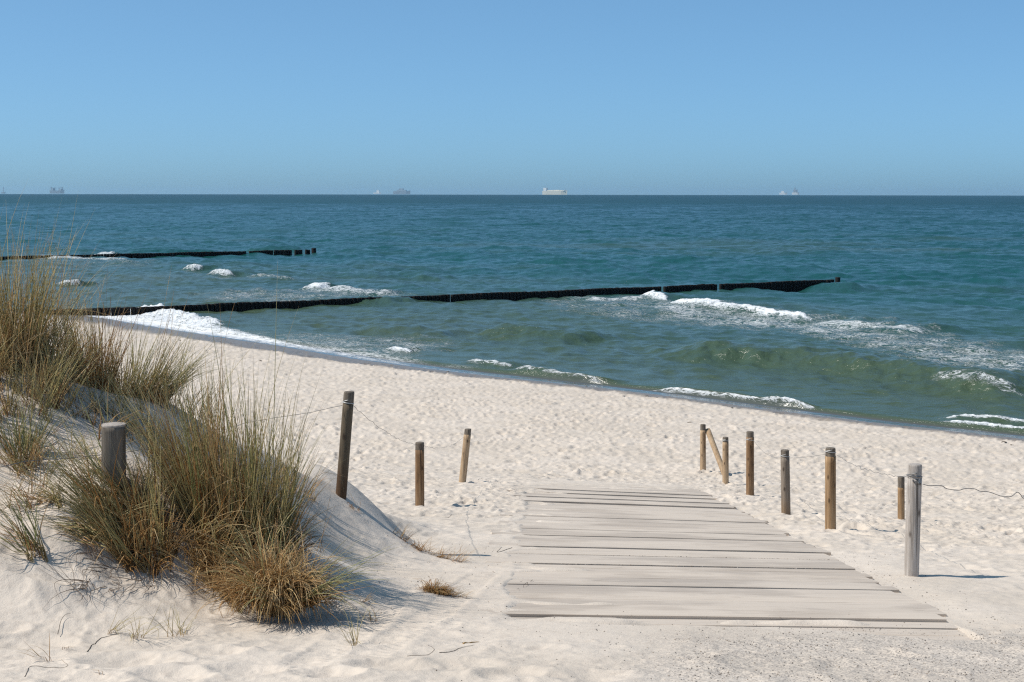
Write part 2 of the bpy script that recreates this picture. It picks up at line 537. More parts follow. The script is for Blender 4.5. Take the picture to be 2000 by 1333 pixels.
# ------------------------------------------------------------------ sea
def seg_dist(x, y, P):
    """signed distance to a polyline (positive on the shore side), and position 0..1 along it"""
    best = np.full(x.shape, 1e9); sgn = np.zeros(x.shape); par = np.zeros(x.shape)
    L = np.concatenate([[0], np.cumsum(np.linalg.norm(np.diff(P, axis=0), axis=1))])
    for i in range(len(P) - 1):
        a, b = P[i], P[i + 1]; e = b - a; l = np.linalg.norm(e); e = e / l; n = np.array([e[1], -e[0]])
        t = np.clip((x - a[0]) * e[0] + (y - a[1]) * e[1], 0, l)
        dx = x - a[0] - t * e[0]; dy = y - a[1] - t * e[1]
        d = np.hypot(dx, dy); m = d < best
        best = np.where(m, d, best)
        sgn = np.where(m, np.sign((x - a[0]) * n[0] + (y - a[1]) * n[1]), sgn)
        par = np.where(m, (L[i] + t) / L[-1], par)
    return best * sgn, par


def smooth_poly(P, n=40):
    P = np.asarray(P, float)
    t = np.linspace(0, len(P) - 1, n); i = np.clip(t.astype(int), 0, len(P) - 2); f = (t - i)[:, None]
    Q = np.vstack([2 * P[0] - P[1], P, 2 * P[-1] - P[-2]])
    p0, p1, p2, p3 = Q[i], Q[i + 1], Q[i + 2], Q[i + 3]
    return 0.5 * (2 * p1 + (p2 - p0) * f + (2 * p0 - 5 * p1 + 4 * p2 - p3) * f ** 2 + (3 * p1 - p0 - 3 * p2 + p3) * f ** 3)


# crest line in the photograph, height m, front width, back width, foam strength, foam width in front, behind, ragged height
BREAKERS = [
    ([(1312, 594), (1350, 601), (1440, 611), (1520, 620), (1600, 630)], 0.38, 0.8, 2.2, 1.02, 1.1, 0.25, 0.10),
    ([(1262, 578), (1285, 582), (1312, 586)], 0.38, 0.7, 1.8, 1.1, 0.9, 0.3, 0.13),
    ([(1600, 630), (1700, 640), (1800, 655)], 0.24, 1.0, 2.5, 0.40, 1.4, 0.5, 0.03),
    ([(1250, 694), (1400, 700), (1550, 709), (1700, 728), (1850, 750), (2050, 782)], 0.70, 1.2, 3.4, 0.22, 0.25, 0.2, 0.01),
    ([(1800, 752), (1900, 762), (2050, 782)], 0.10, 1.2, 2.0, 0.62, 0.9, 0.4, 0.04),
    ([(900, 707), (960, 713), (1010, 720)], 0.22, 0.4, 1.2, 0.80, 0.45, 0.10, 0.06),
    ([(1005, 721), (1060, 730), (1110, 739), (1180, 752)], 0.25, 0.42, 1.2, 0.74, 0.50, 0.1, 0.06),
    ([(1275, 762), (1330, 768), (1400, 776), (1480, 786), (1590, 799)], 0.20, 0.4, 1.1, 0.95, 0.5, 0.12, 0.06),
    ([(1820, 815), (1880, 821), (1940, 827), (2060, 838)], 0.20, 0.4, 1.0, 0.98, 0.30, 0.1, 0.06),
    ([(1830, 822), (1900, 829), (1960, 835), (2060, 846)], 0.07, 0.3, 0.5, 1.05, 0.3, 0.1, 0.07),
    ([(1480, 788), (1540, 793), (1600, 799)], 0.10, 0.3, 0.6, 1.0, 0.4, 0.1, 0.07),
    ([(763, 683), (785, 687), (808, 689)], 0.16, 0.4, 1.2, 0.86, 0.45, 0.12, 0.06),
    ([(196, 502), (212, 503), (232, 504)], 0.77, 1.6, 3.0, 1.0, 2.52, 0.6, 0.12),
    ([(116, 557), (137, 558), (160, 559)], 0.5, 1.2, 2.2, 1.0, 1.8199999999999998, 0.4, 0.084),
    ([(369, 529), (382, 530), (397, 531)], 0.54, 1.2, 2.4, 1.0, 1.8199999999999998, 0.4, 0.096),
    ([(408, 538), (433, 539), (463, 541)], 0.54, 1.2, 2.4, 1.0, 1.9599999999999997, 0.4, 0.096),
    ([(597, 564), (617, 565), (645, 568)], 0.5, 1.0, 2.2, 1.0, 1.54, 0.4, 0.084),
    ([(500, 541), (540, 545), (580, 549)], 0.30, 1.2, 2.4, 0.55, 2.6, 0.6, 0.05),
    ([(645, 568), (700, 573), (760, 577)], 0.28, 1.2, 2.6, 0.45, 2.0, 0.8, 0.03),
    ([(526, 602), (545, 601), (562, 599)], 0.22, 0.7, 1.2, 1.1, 1.0, 0.2, 0.08),
    ([(680, 597), (715, 595), (750, 594), (785, 597)], 0.50, 1.0, 1.3, 0.0, 1, 1, 0.0),
    ([(60, 505), (150, 507), (260, 508)], 0.30, 1.5, 3.0, 0.62, 4.0, 0.5, 0.04),
    ([(240, 497), (330, 497), (440, 496)], 0.62, 2.0, 3.5, 0.0, 1, 1, 0.0),
    ([(480, 492), (540, 491), (600, 491)], 0.50, 2.0, 3.5, 0.0, 1, 1, 0.0),
    ([(1130, 586), (1200, 583), (1262, 580)], 0.20, 1.0, 2.0, 0.50, 2.0, 0.4, 0.03),
    ([(1560, 560), (1620, 562), (1700, 565)], 0.38, 1.6, 3.0, 0.0, 1, 1, 0.0),
    ([(700, 642), (800, 650), (900, 655)], 0.26, 1.2, 2.6, 0.0, 1, 1, 0.0),
    ([(930, 650), (1030, 655), (1150, 668)], 0.50, 1.1, 2.4, 0.10, .3, .3, 0.0),
    ([(1640, 630), (1740, 634), (1840, 650)], 0.30, 1.2, 2.4, 0.2, .4, .3, 0.0),
    ([(230, 608), (275, 608), (330, 614), (390, 626), (430, 640)], 0.22, 1.0, 1.6, 1.3, 3.0, 0.6, 0.12),
]
# lacy foam drifting on the surface: outline in the photograph, density
LACE = [
    ([(1040, 585), (1130, 578), (1290, 578), (1480, 612), (1640, 622), (1850, 650), (2080, 690), (2080, 770), (1850, 745), (1700, 690), (1560, 655), (1380, 640), (1200, 625), (1080, 610)], 0.38),
    ([(1270, 590), (1400, 612), (1560, 628), (1680, 640), (1700, 668), (1560, 650), (1400, 634), (1280, 612)], 0.22),
    ([(1700, 655), (1880, 670), (2080, 700), (2080, 750), (1900, 735), (1760, 700)], 0.14),
    ([(370, 574), (480, 568), (620, 566), (760, 572), (860, 578), (700, 586), (520, 592), (400, 590)], 0.42),
    ([(420, 645), (560, 648), (700, 654), (860, 660), (900, 682), (780, 706), (650, 690), (520, 662)], 0.44),
    ([(500, 664), (620, 676), (760, 700), (900, 716), (880, 726), (700, 704), (560, 680)], 0.46),
    ([(60, 506), (200, 507), (330, 510), (300, 524), (120, 522), (50, 516)], 0.30),
    ([(900, 714), (1100, 742), (1280, 764), (1280, 772), (1060, 748), (880, 726)], 0.20),
    ([(1280, 766), (1600, 800), (2080, 842), (2080, 866), (1700, 829), (1300, 777)], 0.18),
]
SWASH = [(150, 606), (205, 604), (300, 607), (360, 616), (430, 634), (520, 655), (640, 682), (780, 708), (800, 716), (700, 703), (560, 679), (440, 661), (330, 645), (225, 628), (140, 614)]


def poly_soft(x, y, P, soft):
    """soft inside mask of a polygon"""
    inside = np.zeros(x.shape, bool); dm = np.full(x.shape, 1e9)
    n = len(P)
    for i in range(n):
        a = P[i]; b = P[(i + 1) % n]
        c = ((a[1] > y) != (b[1] > y)) & (x < (b[0] - a[0]) * (y - a[1]) / (b[1] - a[1] + 1e-12) + a[0])
        inside ^= c
        e = b - a; t = np.clip(((x - a[0]) * e[0] + (y - a[1]) * e[1]) / (e @ e + 1e-12), 0, 1)
        dm = np.minimum(dm, np.hypot(x - a[0] - t * e[0], y - a[1] - t * e[1]))
    return sst(-soft, soft, np.where(inside, dm, -dm))


REARTH = 6.371e6 * 1.15
if True:
    dens = np.radians(np.linspace(-22.5, 22.5, 780))
    side = np.radians(22.5 + np.cumsum(np.linspace(0.1, 2.2, 50)))
    ang = np.concatenate([-side[::-1], dens, side])
    rr = [26.0]
    while rr[-1] < 26000:
        r = rr[-1]
        rr.append(r + (max(0.13, min(0.30 * r * r / (1536 * 7.1), 0.30 + 0.0016 * max(r - 100, 0))) if r < 1000 else 0.006 * r if r < 4000 else 0.05 * r))
    rr = np.array(rr)
    A, R = np.meshgrid(ang, rr)
    X = (R * np.sin(A)).ravel(); Y = (R * np.cos(A)).ravel(); Rr = R.ravel()
    DR = np.gradient(rr)[:, None].repeat(len(ang), 1).ravel()
    s, u = shore(X, Y)
    r2 = np.random.default_rng(21)
    wdir = math.atan2(N_IN[1], N_IN[0])
    NW = 110
    lam = np.concatenate([np.exp(r2.uniform(math.log(0.5), math.log(1.2), 20)), np.exp(r2.uniform(math.log(1.2), math.log(9), 66)), np.exp(r2.uniform(math.log(9), math.log(60), 24))])
    z = np.zeros_like(X); res = np.zeros_like(X)
    S0 = 0.22 * math.sqrt(2.0 / NW)
    gust = 0.95 + 0.40 * fbm(X / 31, Y / 55, 2) * sst(1500, 300, Rr)
    gust = np.clip(gust, 0.25, 1.6)
    shallow_damp = sst(0, -9, s)
    for L in lam:
        spread = 1.15 - 0.45 * min(max(math.log(L / 2) / 3.5, 0), 1)
        a = wdir + r2.normal(0, 0.7) * spread
        kx, ky = math.cos(a) * 2 * PI / L, math.sin(a) * 2 * PI / L
        cosr = np.abs((kx * X + ky * Y) / (Rr * 2 * PI / L))
        w = sst(2.0, 4.0, L / np.maximum(cosr, 0.3) / np.maximum(DR, 0.0011 * Rr))
        sl = S0 * (1.0 if L < 9 else (9 / L) ** 0.8)
        th = kx * X + ky * Y + r2.uniform(0, 6.28)
        am = sl * L / (2 * PI) * w * (0.8 if L > 3 else 1.0) * ((0.55 + 0.45 * sst(-20, -55, s)) if L > 2.2 else 1.0)
        big = min(max((L - 3) / 6, 0), 1)
        am = am * ((1 - big) * gust + big) * (shallow_damp if L < 6 else sst(0, -30, s))
        z += am * (np.exp(0.9 * np.sin(th)) - 1.213) * 1.05
        res += (w * sl * gust) ** 2 / 2
    tot = 0.15 ** 2
    rough = np.sqrt(np.sqrt(2 * np.clip(tot - res, 0.0012, None)))
    rough = np.where(Rr > 26, rough, rough)
    foam = np.zeros_like(X); calm = sst(-2.6, -0.9, s); offsh = 0.85 * sst(math.log(50), math.log(3000), np.log(np.clip(-s, 1, None)))
    near = Rr < 330
    xn, yn = X[near], Y[near]
    zn = z[near]; fo = foam[near].copy(); sn = s[near]
    nz = fbm(xn * 0.55, yn * 0.55, 3); nf = fbm(xn * 1.7, yn * 1.7, 3); nff = fbm(xn * 5, yn * 5, 2)
    chop = np.zeros_like(xn)
    for pts, amp, wf, wb, fs, ff, fb, rag in BREAKERS:
        pts = np.array(pts, float)
        P = smooth_poly(onz(pts[:, 0], pts[:, 1], 0.0))
        lo, hi = P.min(0) - 9, P.max(0) + 9
        m = (xn > lo[0]) & (xn < hi[0]) & (yn > lo[1]) & (yn < hi[1])
        d, t = seg_dist(xn[m], yn[m], P)
        Lc = np.linalg.norm(np.diff(P, axis=0), axis=1).sum()
        d = d + (0.45 * nz[m] + 0.25 * nf[m]) * wf
        thick = 1.15 - 0.65 * t if Lc > 5 else 1.0
        e0 = 0.28 if Lc < 6 else 0.16
        # distance past the ends of the crest
        ta = sst(0.0, e0, t) * (1 - sst(1 - e0, 1, t))
        prof = np.where(d > 0, np.exp(-(np.abs(d) / wf) ** 2), np.exp(-(np.abs(d) / wb) ** 1.6))
        zn[m] += amp * prof * ta * (0.9 + 0.22 * nz[m])
        if fs > 0:
            fp = np.where(d > 0, 1 - sst(0.25 * ff * thick, ff * thick, d + 0.35 * ff * nf[m]), 1 - sst(0.2 * fb, fb, -d))
            tf = sst(0.0, 0.6 * e0, t) * (1 - sst(1 - 0.6 * e0, 1, t))
            v = fs * fp * tf
            fo[m] = np.maximum(fo[m], v * (0.80 + 0.55 * nf[m] + 0.45 * nff[m]))
            zn[m] += rag * np.clip(v - 0.6, 0, 1) * (0.6 + 1.2 * np.abs(nff[m]) + 0.8 * nf[m])
    for pts, dn_ in LACE:
        pts = np.array(pts, float); P = onz(pts[:, 0], pts[:, 1], 0.0)
        lo, hi = P.min(0) - 6, P.max(0) + 6
        m = (xn > lo[0]) & (xn < hi[0]) & (yn > lo[1]) & (yn < hi[1])
        fo[m] += dn_ * poly_soft(xn[m], yn[m], P, 2.0) * (0.85 + 0.55 * nz[m])
    pts = np.array(SWASH, float); P = onz(pts[:, 0], pts[:, 1], 0.08)
    lo, hi = P.min(0) - 4, P.max(0) + 4
    m = (xn > lo[0]) & (xn < hi[0]) & (yn > lo[1]) & (yn < hi[1])
    q = poly_soft(xn[m], yn[m], P, 0.5)
    pu = (xn[m] - P0[0]) * E_AL[0] + (yn[m] - P0[1]) * E_AL[1]
    fo[m] = np.maximum(fo[m], q * (0.98 - 0.42 * sst(14, 44, pu) + 0.35 * nf[m] + .4 * nff[m]))
    zn[m] += q * 0.07 * np.abs(nff[m])
    # splash thrown up where the swash meets the groyne
    for sx, sy, sr, sa in ((284, 607, 0.5, 0.22), (308, 609.5, 0.6, 0.16), (335, 615, 0.6, 0.10)):
        c0 = onz(sx, sy, 0.0)
        g = np.exp(-(((xn - c0[0]) / sr) ** 2 + ((yn - c0[1]) / sr) ** 2))
        zn += sa * g * (0.45 + 1.1 * np.abs(fbm(xn * 7, yn * 7, 2)))
        fo = np.maximum(fo, 1.4 * g)
    # thin swash film with its foam edge
    un = u[near]
    gs = beach_z(sn)
    film = gs + 0.012 - 0.10 * np.clip(sn + 0.12 * nz, 0, None)
    zn = np.where(sn > -6, np.maximum(zn * sst(0.2, -1.8, sn), film * 1.0), zn)
    edge = np.exp(-((sn + 0.12 + 0.15 * nz) / 0.10) ** 2) * (0.55 + 0.9 * nz)
    edge2 = np.exp(-((sn + 1.1 + 0.5 * nz) / 0.14) ** 2) * (0.12 + 1.2 * fbm(xn * .3 + 5, yn * .3, 2))
    fo = np.maximum(fo, np.clip(edge * (1.3 - 0.5 * sst(25, 45, un)), 0, 1)); fo = np.maximum(fo, np.clip(edge2, 0, 0.9) * sst(25, 35, un))
    # odd flecks of foam far out
    z[near] = zn; foam[near] = fo
    fleck = sst(0.62, 0.75, perlin(X / 9 + 50, Y / 16)) * sst(0.2, 0.45, perlin(X / 2.0, Y / 3.0 + 7)) * sst(120, 150, Rr) * sst(420, 250, Rr)
    foam = np.maximum(foam, 0.75 * fleck)
    z = z - Rr ** 2 / (2 * REARTH)
    shal = np.clip(1 - sst(0, 62, -s + 14 * fbm(X / 24, Y / 24, 3)), 0, 1)
    bank = sst(-0.1, 0.55, fbm(X / 60 + 3, Y / 22, 3)) * sst(90, 140, Rr) * sst(330, 200, Rr)
    shal = np.clip(shal + 0.35 * bank, 0, 1)
    print('SEA', X.size)
    wm = NT('sea_water')
    v = wm.coord()
    fA = wm.attr('foam'); sA = wm.attr('shallow'); rA = wm.attr('ripple_rough')
    vs = wm.coord(scale=(1.0, 1.0, 1.0), rot=(0, 0, -math.atan2(E_AL[1], E_AL[0])))
    vstr = wm.n('ShaderNodeMapping'); vstr.inputs['Scale'].default_value = (0.55, 1.15, 1.0); wm.l(vs, vstr.inputs['Vector'])
    l1 = wm.noise(vstr.outputs[0], 2.6, 5, 0.68, 1.2); l2 = wm.noise(vstr.outputs[0], 0.8, 3, 0.6, 0.6); l3 = wm.noise(v, 9.0, 3, 0.7)
    lace = wm.math('ABSOLUTE', wm.math('SUBTRACT', l1, 0.5))
    lace = wm.math('SUBTRACT', 1.0, wm.math('MULTIPLY', lace, 9.0), clamp=True)
    l4 = wm.noise(vstr.outputs[0], 6.5, 4, 0.7, 0.8)
    brk = wm.math('ADD', wm.math('MULTIPLY', l4, 0.6), wm.math('MULTIPLY', l3, 0.4))
    solid = wm.mapr(wm.math('ADD', fA, wm.math('MULTIPLY', wm.math('SUBTRACT', brk, 0.5), 1.5)), 0.62, 0.95)
    thin = wm.math('SUBTRACT', wm.math('ADD', lace, wm.math('MULTIPLY', wm.math('SUBTRACT', brk, 0.5), 0.9)), wm.math('SUBTRACT', 1.05, wm.math('MULTIPLY', fA, 1.35)))
    thin = wm.math('MULTIPLY', wm.mapr(thin, 0.0, 0.55), wm.mapr(fA, 0.04, 0.3))
    fm = wm.math('MAXIMUM', wm.math('MULTIPLY', solid, 0.93), wm.math('MULTIPLY', thin, 0.66))
    deep = wm.mix(l2, (0.006, 0.058, 0.058), (0.009, 0.069, 0.066))
    deep = wm.mix(wm.attr('offshore'), deep, (0.003, 0.034, 0.052))
    shc = wm.mix(l2, (0.046, 0.074, 0.046), (0.062, 0.086, 0.042))
    c = wm.mix(sA, deep, shc)
    cA = wm.attr('calm')
    c = wm.mix(wm.math('MULTIPLY', cA, 0.9), c, (0.085, 0.085, 0.085))
    fcol = wm.mix(wm.mapr(l4, 0.3, 0.62), (0.50, 0.54, 0.57), (0.80, 0.80, 0.80))
    c = wm.mix(fm, c, fcol)
    wm.base(c)
    wm.rough(wm.mix(fm, wm.mix(cA, rA, (0.12, 0.12, 0.12)), (0.75, 0.75, 0.75)))
    wm.p.inputs['IOR'].default_value = 1.333
    wm.l(wm.math('SUBTRACT', 0.5, wm.math('MULTIPLY', fm, 0.4)), wm.p.inputs['Specular IOR Level'])
    b1 = wm.noise(vstr.outputs[0], 3.6, 4, 0.6, 0.3)
    b2 = wm.noise(v, 14.0, 3, 0.6)
    hh = wm.math('ADD', wm.math('MULTIPLY', b1, 1.0), wm.math('ADD', wm.math('MULTIPLY', b2, 0.22), wm.math('MULTIPLY', wm.math('MULTIPLY', l3, fm), 0.8)))
    keep = wm.math('SUBTRACT', 1.0, wm.math('MULTIPLY', cA, 0.9))
    hh = wm.math('MULTIPLY', hh, keep)
    nb = wm.bump(hh, 0.8, 0.09)
    fr = wm.noise(wm.coord(scale=(0.7, 1.0, 1.0)), 0.05, 8, 0.55, 0.3)
    wm.bump(wm.math('MULTIPLY', fr, keep), 0.8, 2.6, nb)
    me = new_mesh('sea', np.stack([X, Y, z], 1), grid_faces(*R.shape), wm.m, True, {'foam': foam, 'shallow': shal, 'calm': calm, 'offshore': offsh, 'ripple_rough': rough})
    tag(obj('sea', me), kind='structure')
    SEA_Z = z.reshape(R.shape); SEA_R = rr; SEA_A = ang
    del X, Y, A, R, z, s, u, near, xn, yn, zn


# ------------------------------------------------------------------ light, sky, air
sun_d = bpy.data.lights.new('sun', 'SUN'); sun_d.energy = 4.85; sun_d.angle = math.radians(0.55); sun_d.color = (1.0, 0.95, 0.88)
sun = obj('sun', sun_d)
SUN_EL, SUN_AZ = math.radians(51), math.radians(6)           # from the left, a little behind the eye
to_sun = Vector((-math.cos(SUN_EL) * math.cos(SUN_AZ), -math.cos(SUN_EL) * math.sin(SUN_AZ), math.sin(SUN_EL)))
sun.rotation_euler = to_sun.to_track_quat('Z', 'Y').to_euler()
sun.location = (-8, -2, 14)
w = bpy.data.worlds.new('World'); bpy.context.scene.world = w; w.use_nodes = True
nt = w.node_tree; nt.nodes.clear()
sk = nt.nodes.new('ShaderNodeTexSky'); sk.sky_type = 'NISHITA'; sk.sun_disc = False
sk.sun_elevation = SUN_EL; sk.sun_rotation = -(PI / 2 + SUN_AZ)
sk.air_density = 0.4; sk.dust_density = 1.0; sk.ozone_density = 4.0; sk.altitude = 0
mx = nt.nodes.new('ShaderNodeMix'); mx.data_type = 'RGBA'; mx.blend_type = 'MULTIPLY'; mx.inputs[0].default_value = 1.0
mx.inputs[7].default_value = (1.02, 1.615, 1.91, 1)
bg = nt.nodes.new('ShaderNodeBackground'); bg.inputs[1].default_value = 0.15
wo = nt.nodes.new('ShaderNodeOutputWorld')
gm = nt.nodes.new('ShaderNodeGamma'); gm.inputs[1].default_value = 0.62
nt.links.new(sk.outputs[0], gm.inputs[0]); nt.links.new(gm.outputs[0], mx.inputs[6]); nt.links.new(mx.outputs[2], bg.inputs[0]); nt.links.new(bg.outputs[0], wo.inputs[0])

hz = bpy.data.materials.new('haze_air'); hz.use_nodes = True
hz.node_tree.nodes.clear()
ho = hz.node_tree.nodes.new('ShaderNodeOutputMaterial'); hv = hz.node_tree.nodes.new('ShaderNodeVolumePrincipled')
hv.inputs['Color'].default_value = (0.50, 0.78, 1.0, 1); hv.inputs['Density'].default_value = 3.0e-5; hv.inputs['Anisotropy'].default_value = 0.2
hz.node_tree.links.new(hv.outputs[0], ho.inputs['Volume'])
mb = MB(); mb.box((-21000, -900, -60), (21000, 26500, 60))
if True:
    tag(obj('haze', mb.mesh('haze', hz, False)), kind='stuff')

vs_ = bpy.context.scene.view_settings
vs_.view_transform = 'Standard'; vs_.look = 'None'; vs_.exposure = 0.0; vs_.gamma = 1.0
cy = bpy.context.scene.cycles
cy.max_bounces = 6; cy.diffuse_bounces = 3; cy.glossy_bounces = 3; cy.volume_bounces = 0; cy.use_denoising = False; cy.filter_width = 1.25; cy.sample_clamp_direct = 6.0; cy.sample_clamp_indirect = 3.0
for vl in bpy.context.scene.view_layers: vl.cycles.use_denoising = False

# ------------------------------------------------------------------ boardwalk
def plane_up(x, y):
    return plane(x, y)


def wood_nt(name, stops, grain=(60, 60, 3), rough=0.8, streak=0.5, bump=0.004, dark=None):
    """weathered round timber: grain runs along local z"""
    m = NT(name); v = m.coord(scale=grain)
    g = m.noise(v, 1.0, 5, 0.65, 0.8)
    big = m.noise(m.coord(scale=(7, 7, 1.6)), 1.0, 3, 0.6)
    c = m.ramp(m.math('ADD', m.math('MULTIPLY', g, streak), m.math('MULTIPLY', big, 1 - streak)), stops)
    kn = m.n('ShaderNodeTexVoronoi'); kn.inputs['Scale'].default_value = 1.0; m.l(m.coord(scale=(9, 9, 4.2)), kn.inputs['Vector'])
    c = m.mix(m.math('MULTIPLY', m.mapr(kn.outputs['Distance'], 0.20, 0.05), 0.75), c, (0.035, 0.02, 0.012))
    cr = m.noise(m.coord(scale=(95, 95, 1.1)), 1.0, 2, 0.5)
    c = m.mix(m.math('MULTIPLY', m.mapr(cr, 0.60, 0.70), 0.75), c, (0.03, 0.022, 0.016))
    if dark:
        # second tone blended in towards the foot, by height along the post
        sx = m.n('ShaderNodeSeparateXYZ'); m.l(m.coord(), sx.inputs[0])
        f = m.mapr(m.math('ADD', sx.outputs[2], m.math('MULTIPLY', big, 0.35)), dark[0], dark[1])
        c = m.mix(m.math('MULTIPLY', f, dark[3]), c, dark[2])
    m.base(c); m.rough(rough); m.p.inputs['Specular IOR Level'].default_value = 0.25
    m.bump(m.math('ADD', g, m.math('MULTIPLY', cr, 0.6)), 0.7, bump)
    return m.m


bw = NT('boardwalk_wood')
v = bw.coord(scale=(2.2, 34, 34)); g = bw.noise(v, 1.0, 5, 0.65, 0.4)
pt = bw.noise(bw.coord(scale=(0.8, 1.6, 1)), 1.0, 5, 0.62); fine = bw.noise(bw.coord(), 120.0, 2, 0.7); bl = bw.noise(bw.coord(scale=(1, 3.0, 1)), 1.7, 3)
tA = bw.attr('tint')
c = bw.ramp(g, [(0.25, (0.32, 0.262, 0.21)), (0.5, (0.465, 0.39, 0.318)), (0.75, (0.55, 0.465, 0.385))])
c = bw.mix(bw.math('MULTIPLY', tA, 0.75), c, (0.36, 0.31, 0.265))
pt2 = bw.noise(bw.coord(scale=(0.55, 0.35, 1)), 1.0, 4, 0.6)
dust = bw.mapr(bw.math('ADD', bw.math('ADD', bw.math('MULTIPLY', pt, 0.5), bw.math('MULTIPLY', pt2, 0.5)), bw.math('MULTIPLY', fine, 0.10)), 0.49, 0.60)
c = bw.mix(bw.math('MULTIPLY', dust, 0.58), c, (0.61, 0.52, 0.43))
c = bw.mix(bw.math('MULTIPLY', bw.mapr(bl, 0.60, 0.74), 0.30), c, (0.27, 0.235, 0.205))
c = bw.mix(bw.math('MULTIPLY', bw.mapr(fine, 0.62, 0.8), 0.35), c, (0.24, 0.20, 0.17))
kv = bw.n('ShaderNodeTexVoronoi'); kv.inputs['Scale'].default_value = 1.0; bw.l(bw.coord(scale=(1.3, 5.2, 1)), kv.inputs['Vector'])
c = bw.mix(bw.math('MULTIPLY', bw.mapr(kv.outputs['Distance'], 0.085, 0.03), 0.55), c, (0.16, 0.125, 0.095))
ck = bw.noise(bw.coord(scale=(1.1, 70, 1)), 1.0, 2, 0.5)
c = bw.mix(bw.math('MULTIPLY', bw.mapr(ck, 0.64, 0.72), 0.55), c, (0.15, 0.12, 0.095))
bw.base(c); bw.rough(0.9); bw.p.inputs['Specular IOR Level'].default_value = 0.2
bw.bump(bw.math('ADD', g, bw.math('MULTIPLY', fine, 0.3)), 0.5, 0.004)

JOINTS = [(1430, 1207, 7, .6), (1400, 1149, 14, 1), (1380, 1109, 22, 1), (1380, 1091, 20, .8), (1330, 1076, 24, 1), (1330, 1054, 16, .8), (1320, 1041, 14, .6), (1290, 1017, 16, .8),
          (1260, 1003, 8, .3), (1232, 987.5, 28, 1), (1290, 981, 22, 1), (1300, 973, 20, 1), (1260, 965, 20, 1)]
r3 = np.random.default_rng(8)
main = [(float(on_plane(np.array([a]), np.array([b]))[0, 1]), gap / 1000, st) for a, b, gap, st in JOINTS]
main = [(8.0, 0.006, .2)] + main + [(Y_FAR + 1.6, 0.006, .2)]
bounds = []
for (ya, ga, sa), (yb, gb, sb) in zip(main[:-1], main[1:]):
    bounds.append((ya, ga, sa))
    n = max(1, int(round((yb - ya) / 0.27)))
    for k in range(1, n):
        bounds.append((ya + (yb - ya) * k / n + r3.normal(0, 0.012), 0.004 + 0.006 * (r3.uniform() < .3), 0.0))
bounds.append(main[-1])
V = []; Q = []; TI = []; off = 0
NX = 26
lift = 0.0
for (ya, ga, sa), (yb, gb, sb) in zip(bounds[:-1], bounds[1:]):
    if sa > 0: lift = (0.012 + 0.0012 * max(ya - 12, 0)) * sa + r3.uniform(-.002, .003)
    else: lift = lift * 0.75 + r3.normal(0, 0.0018)
    y0 = ya + ga * 0.8; y1 = yb - gb * 0.8; ym = (y0 + y1) / 2
    xl = np.polyval(BL, ym) - 0.25 + r3.normal(0, 0.02); xr = np.polyval(BR, ym) + r3.normal(0, 0.03)
    tx = np.linspace(0, 1, NX); xs = xl + (xr - xl) * tx
    rot = r3.normal(0, 0.003)
    if ya < Y_NEAR - 0.9: lift = -0.03
    warp = 0.004 * perlin(tx * 2.5 + r3.uniform(0, 50), np.full(NX, ym))
    prof = [(0.0, -0.05), (0.0, -0.004), (0.004, 0.0), (y1 - y0 - 0.004, 0.0), (y1 - y0, -0.004), (y1 - y0, -0.05)]
    for dy, dz in prof:
        yy = y0 + dy + rot * (xs - 1.2)
        V.append(np.stack([xs, yy, plane(xs, yy) + lift + warp + dz], 1))
    t = r3.uniform(0, 1) ** 1.5
    TI.append(np.full(6 * NX, t))
    Q.append(grid_faces(6, NX, off))
    # board ends
    for e in (0, NX - 1):
        i = off + e + np.arange(6) * NX
        a = np.array([[i[0], i[1], i[4], i[5]], [i[1], i[2], i[3], i[4]]])
        Q.append(a if e == 0 else a[:, ::-1])
    off += 6 * NX
me = new_mesh('boardwalk', np.concatenate(V), np.concatenate(Q), bw.m, False, {'tint': np.concatenate(TI)})
tag(obj('boardwalk', me), 'sand dusted grey timber boardwalk sloping down to the beach between the posts', 'boardwalk')

# ------------------------------------------------------------------ fence posts
WD = {
    'dark': wood_nt('dark_wet_timber', [(0.25, (0.05, 0.036, 0.024)), (0.5, (0.125, 0.095, 0.062)), (0.75, (0.22, 0.18, 0.125))], dark=(0.55, 0.30, (0.075, 0.038, 0.018), 0.85)),
    'brown': wood_nt('brown_timber', [(0.30, (0.07, 0.038, 0.019)), (0.48, (0.21, 0.12, 0.06)), (0.70, (0.37, 0.25, 0.145))]),
    'golden': wood_nt('golden_timber', [(0.30, (0.12, 0.065, 0.03)), (0.48, (0.30, 0.185, 0.095)), (0.70, (0.46, 0.32, 0.19))]),
    'tan': wood_nt('tan_timber', [(0.30, (0.20, 0.12, 0.065)), (0.48, (0.40, 0.275, 0.165)), (0.70, (0.55, 0.42, 0.28))]),
    'greybrown': wood_nt('grey_brown_timber', [(0.25, (0.11, 0.085, 0.065)), (0.5, (0.225, 0.18, 0.14)), (0.75, (0.33, 0.27, 0.215))], dark=(0.5, 0.2, (0.20, 0.125, 0.065), 0.7)),
    'oldgrey': wood_nt('old_grey_timber', [(0.25, (0.045, 0.037, 0.028)), (0.5, (0.13, 0.11, 0.088)), (0.75, (0.24, 0.21, 0.175))], dark=(0.1, -0.1, (0.05, 0.045, 0.03), 0.6)),
    'pale': wood_nt('silver_grey_timber', [(0.28, (0.15, 0.12, 0.095)), (0.48, (0.42, 0.37, 0.325)), (0.72, (0.62, 0.57, 0.525))], streak=0.62),
}
head = NT('weathered_post_head'); v = head.coord(scale=(40, 40, 6)); g = head.noise(v, 1.0, 4, 0.7)
head.base(head.ramp(g, [(0.3, (0.055, 0.043, 0.033)), (0.55, (0.15, 0.12, 0.09)), (0.8, (0.25, 0.21, 0.165))])); head.rough(0.9); head.bump(g, 0.6, 0.004)
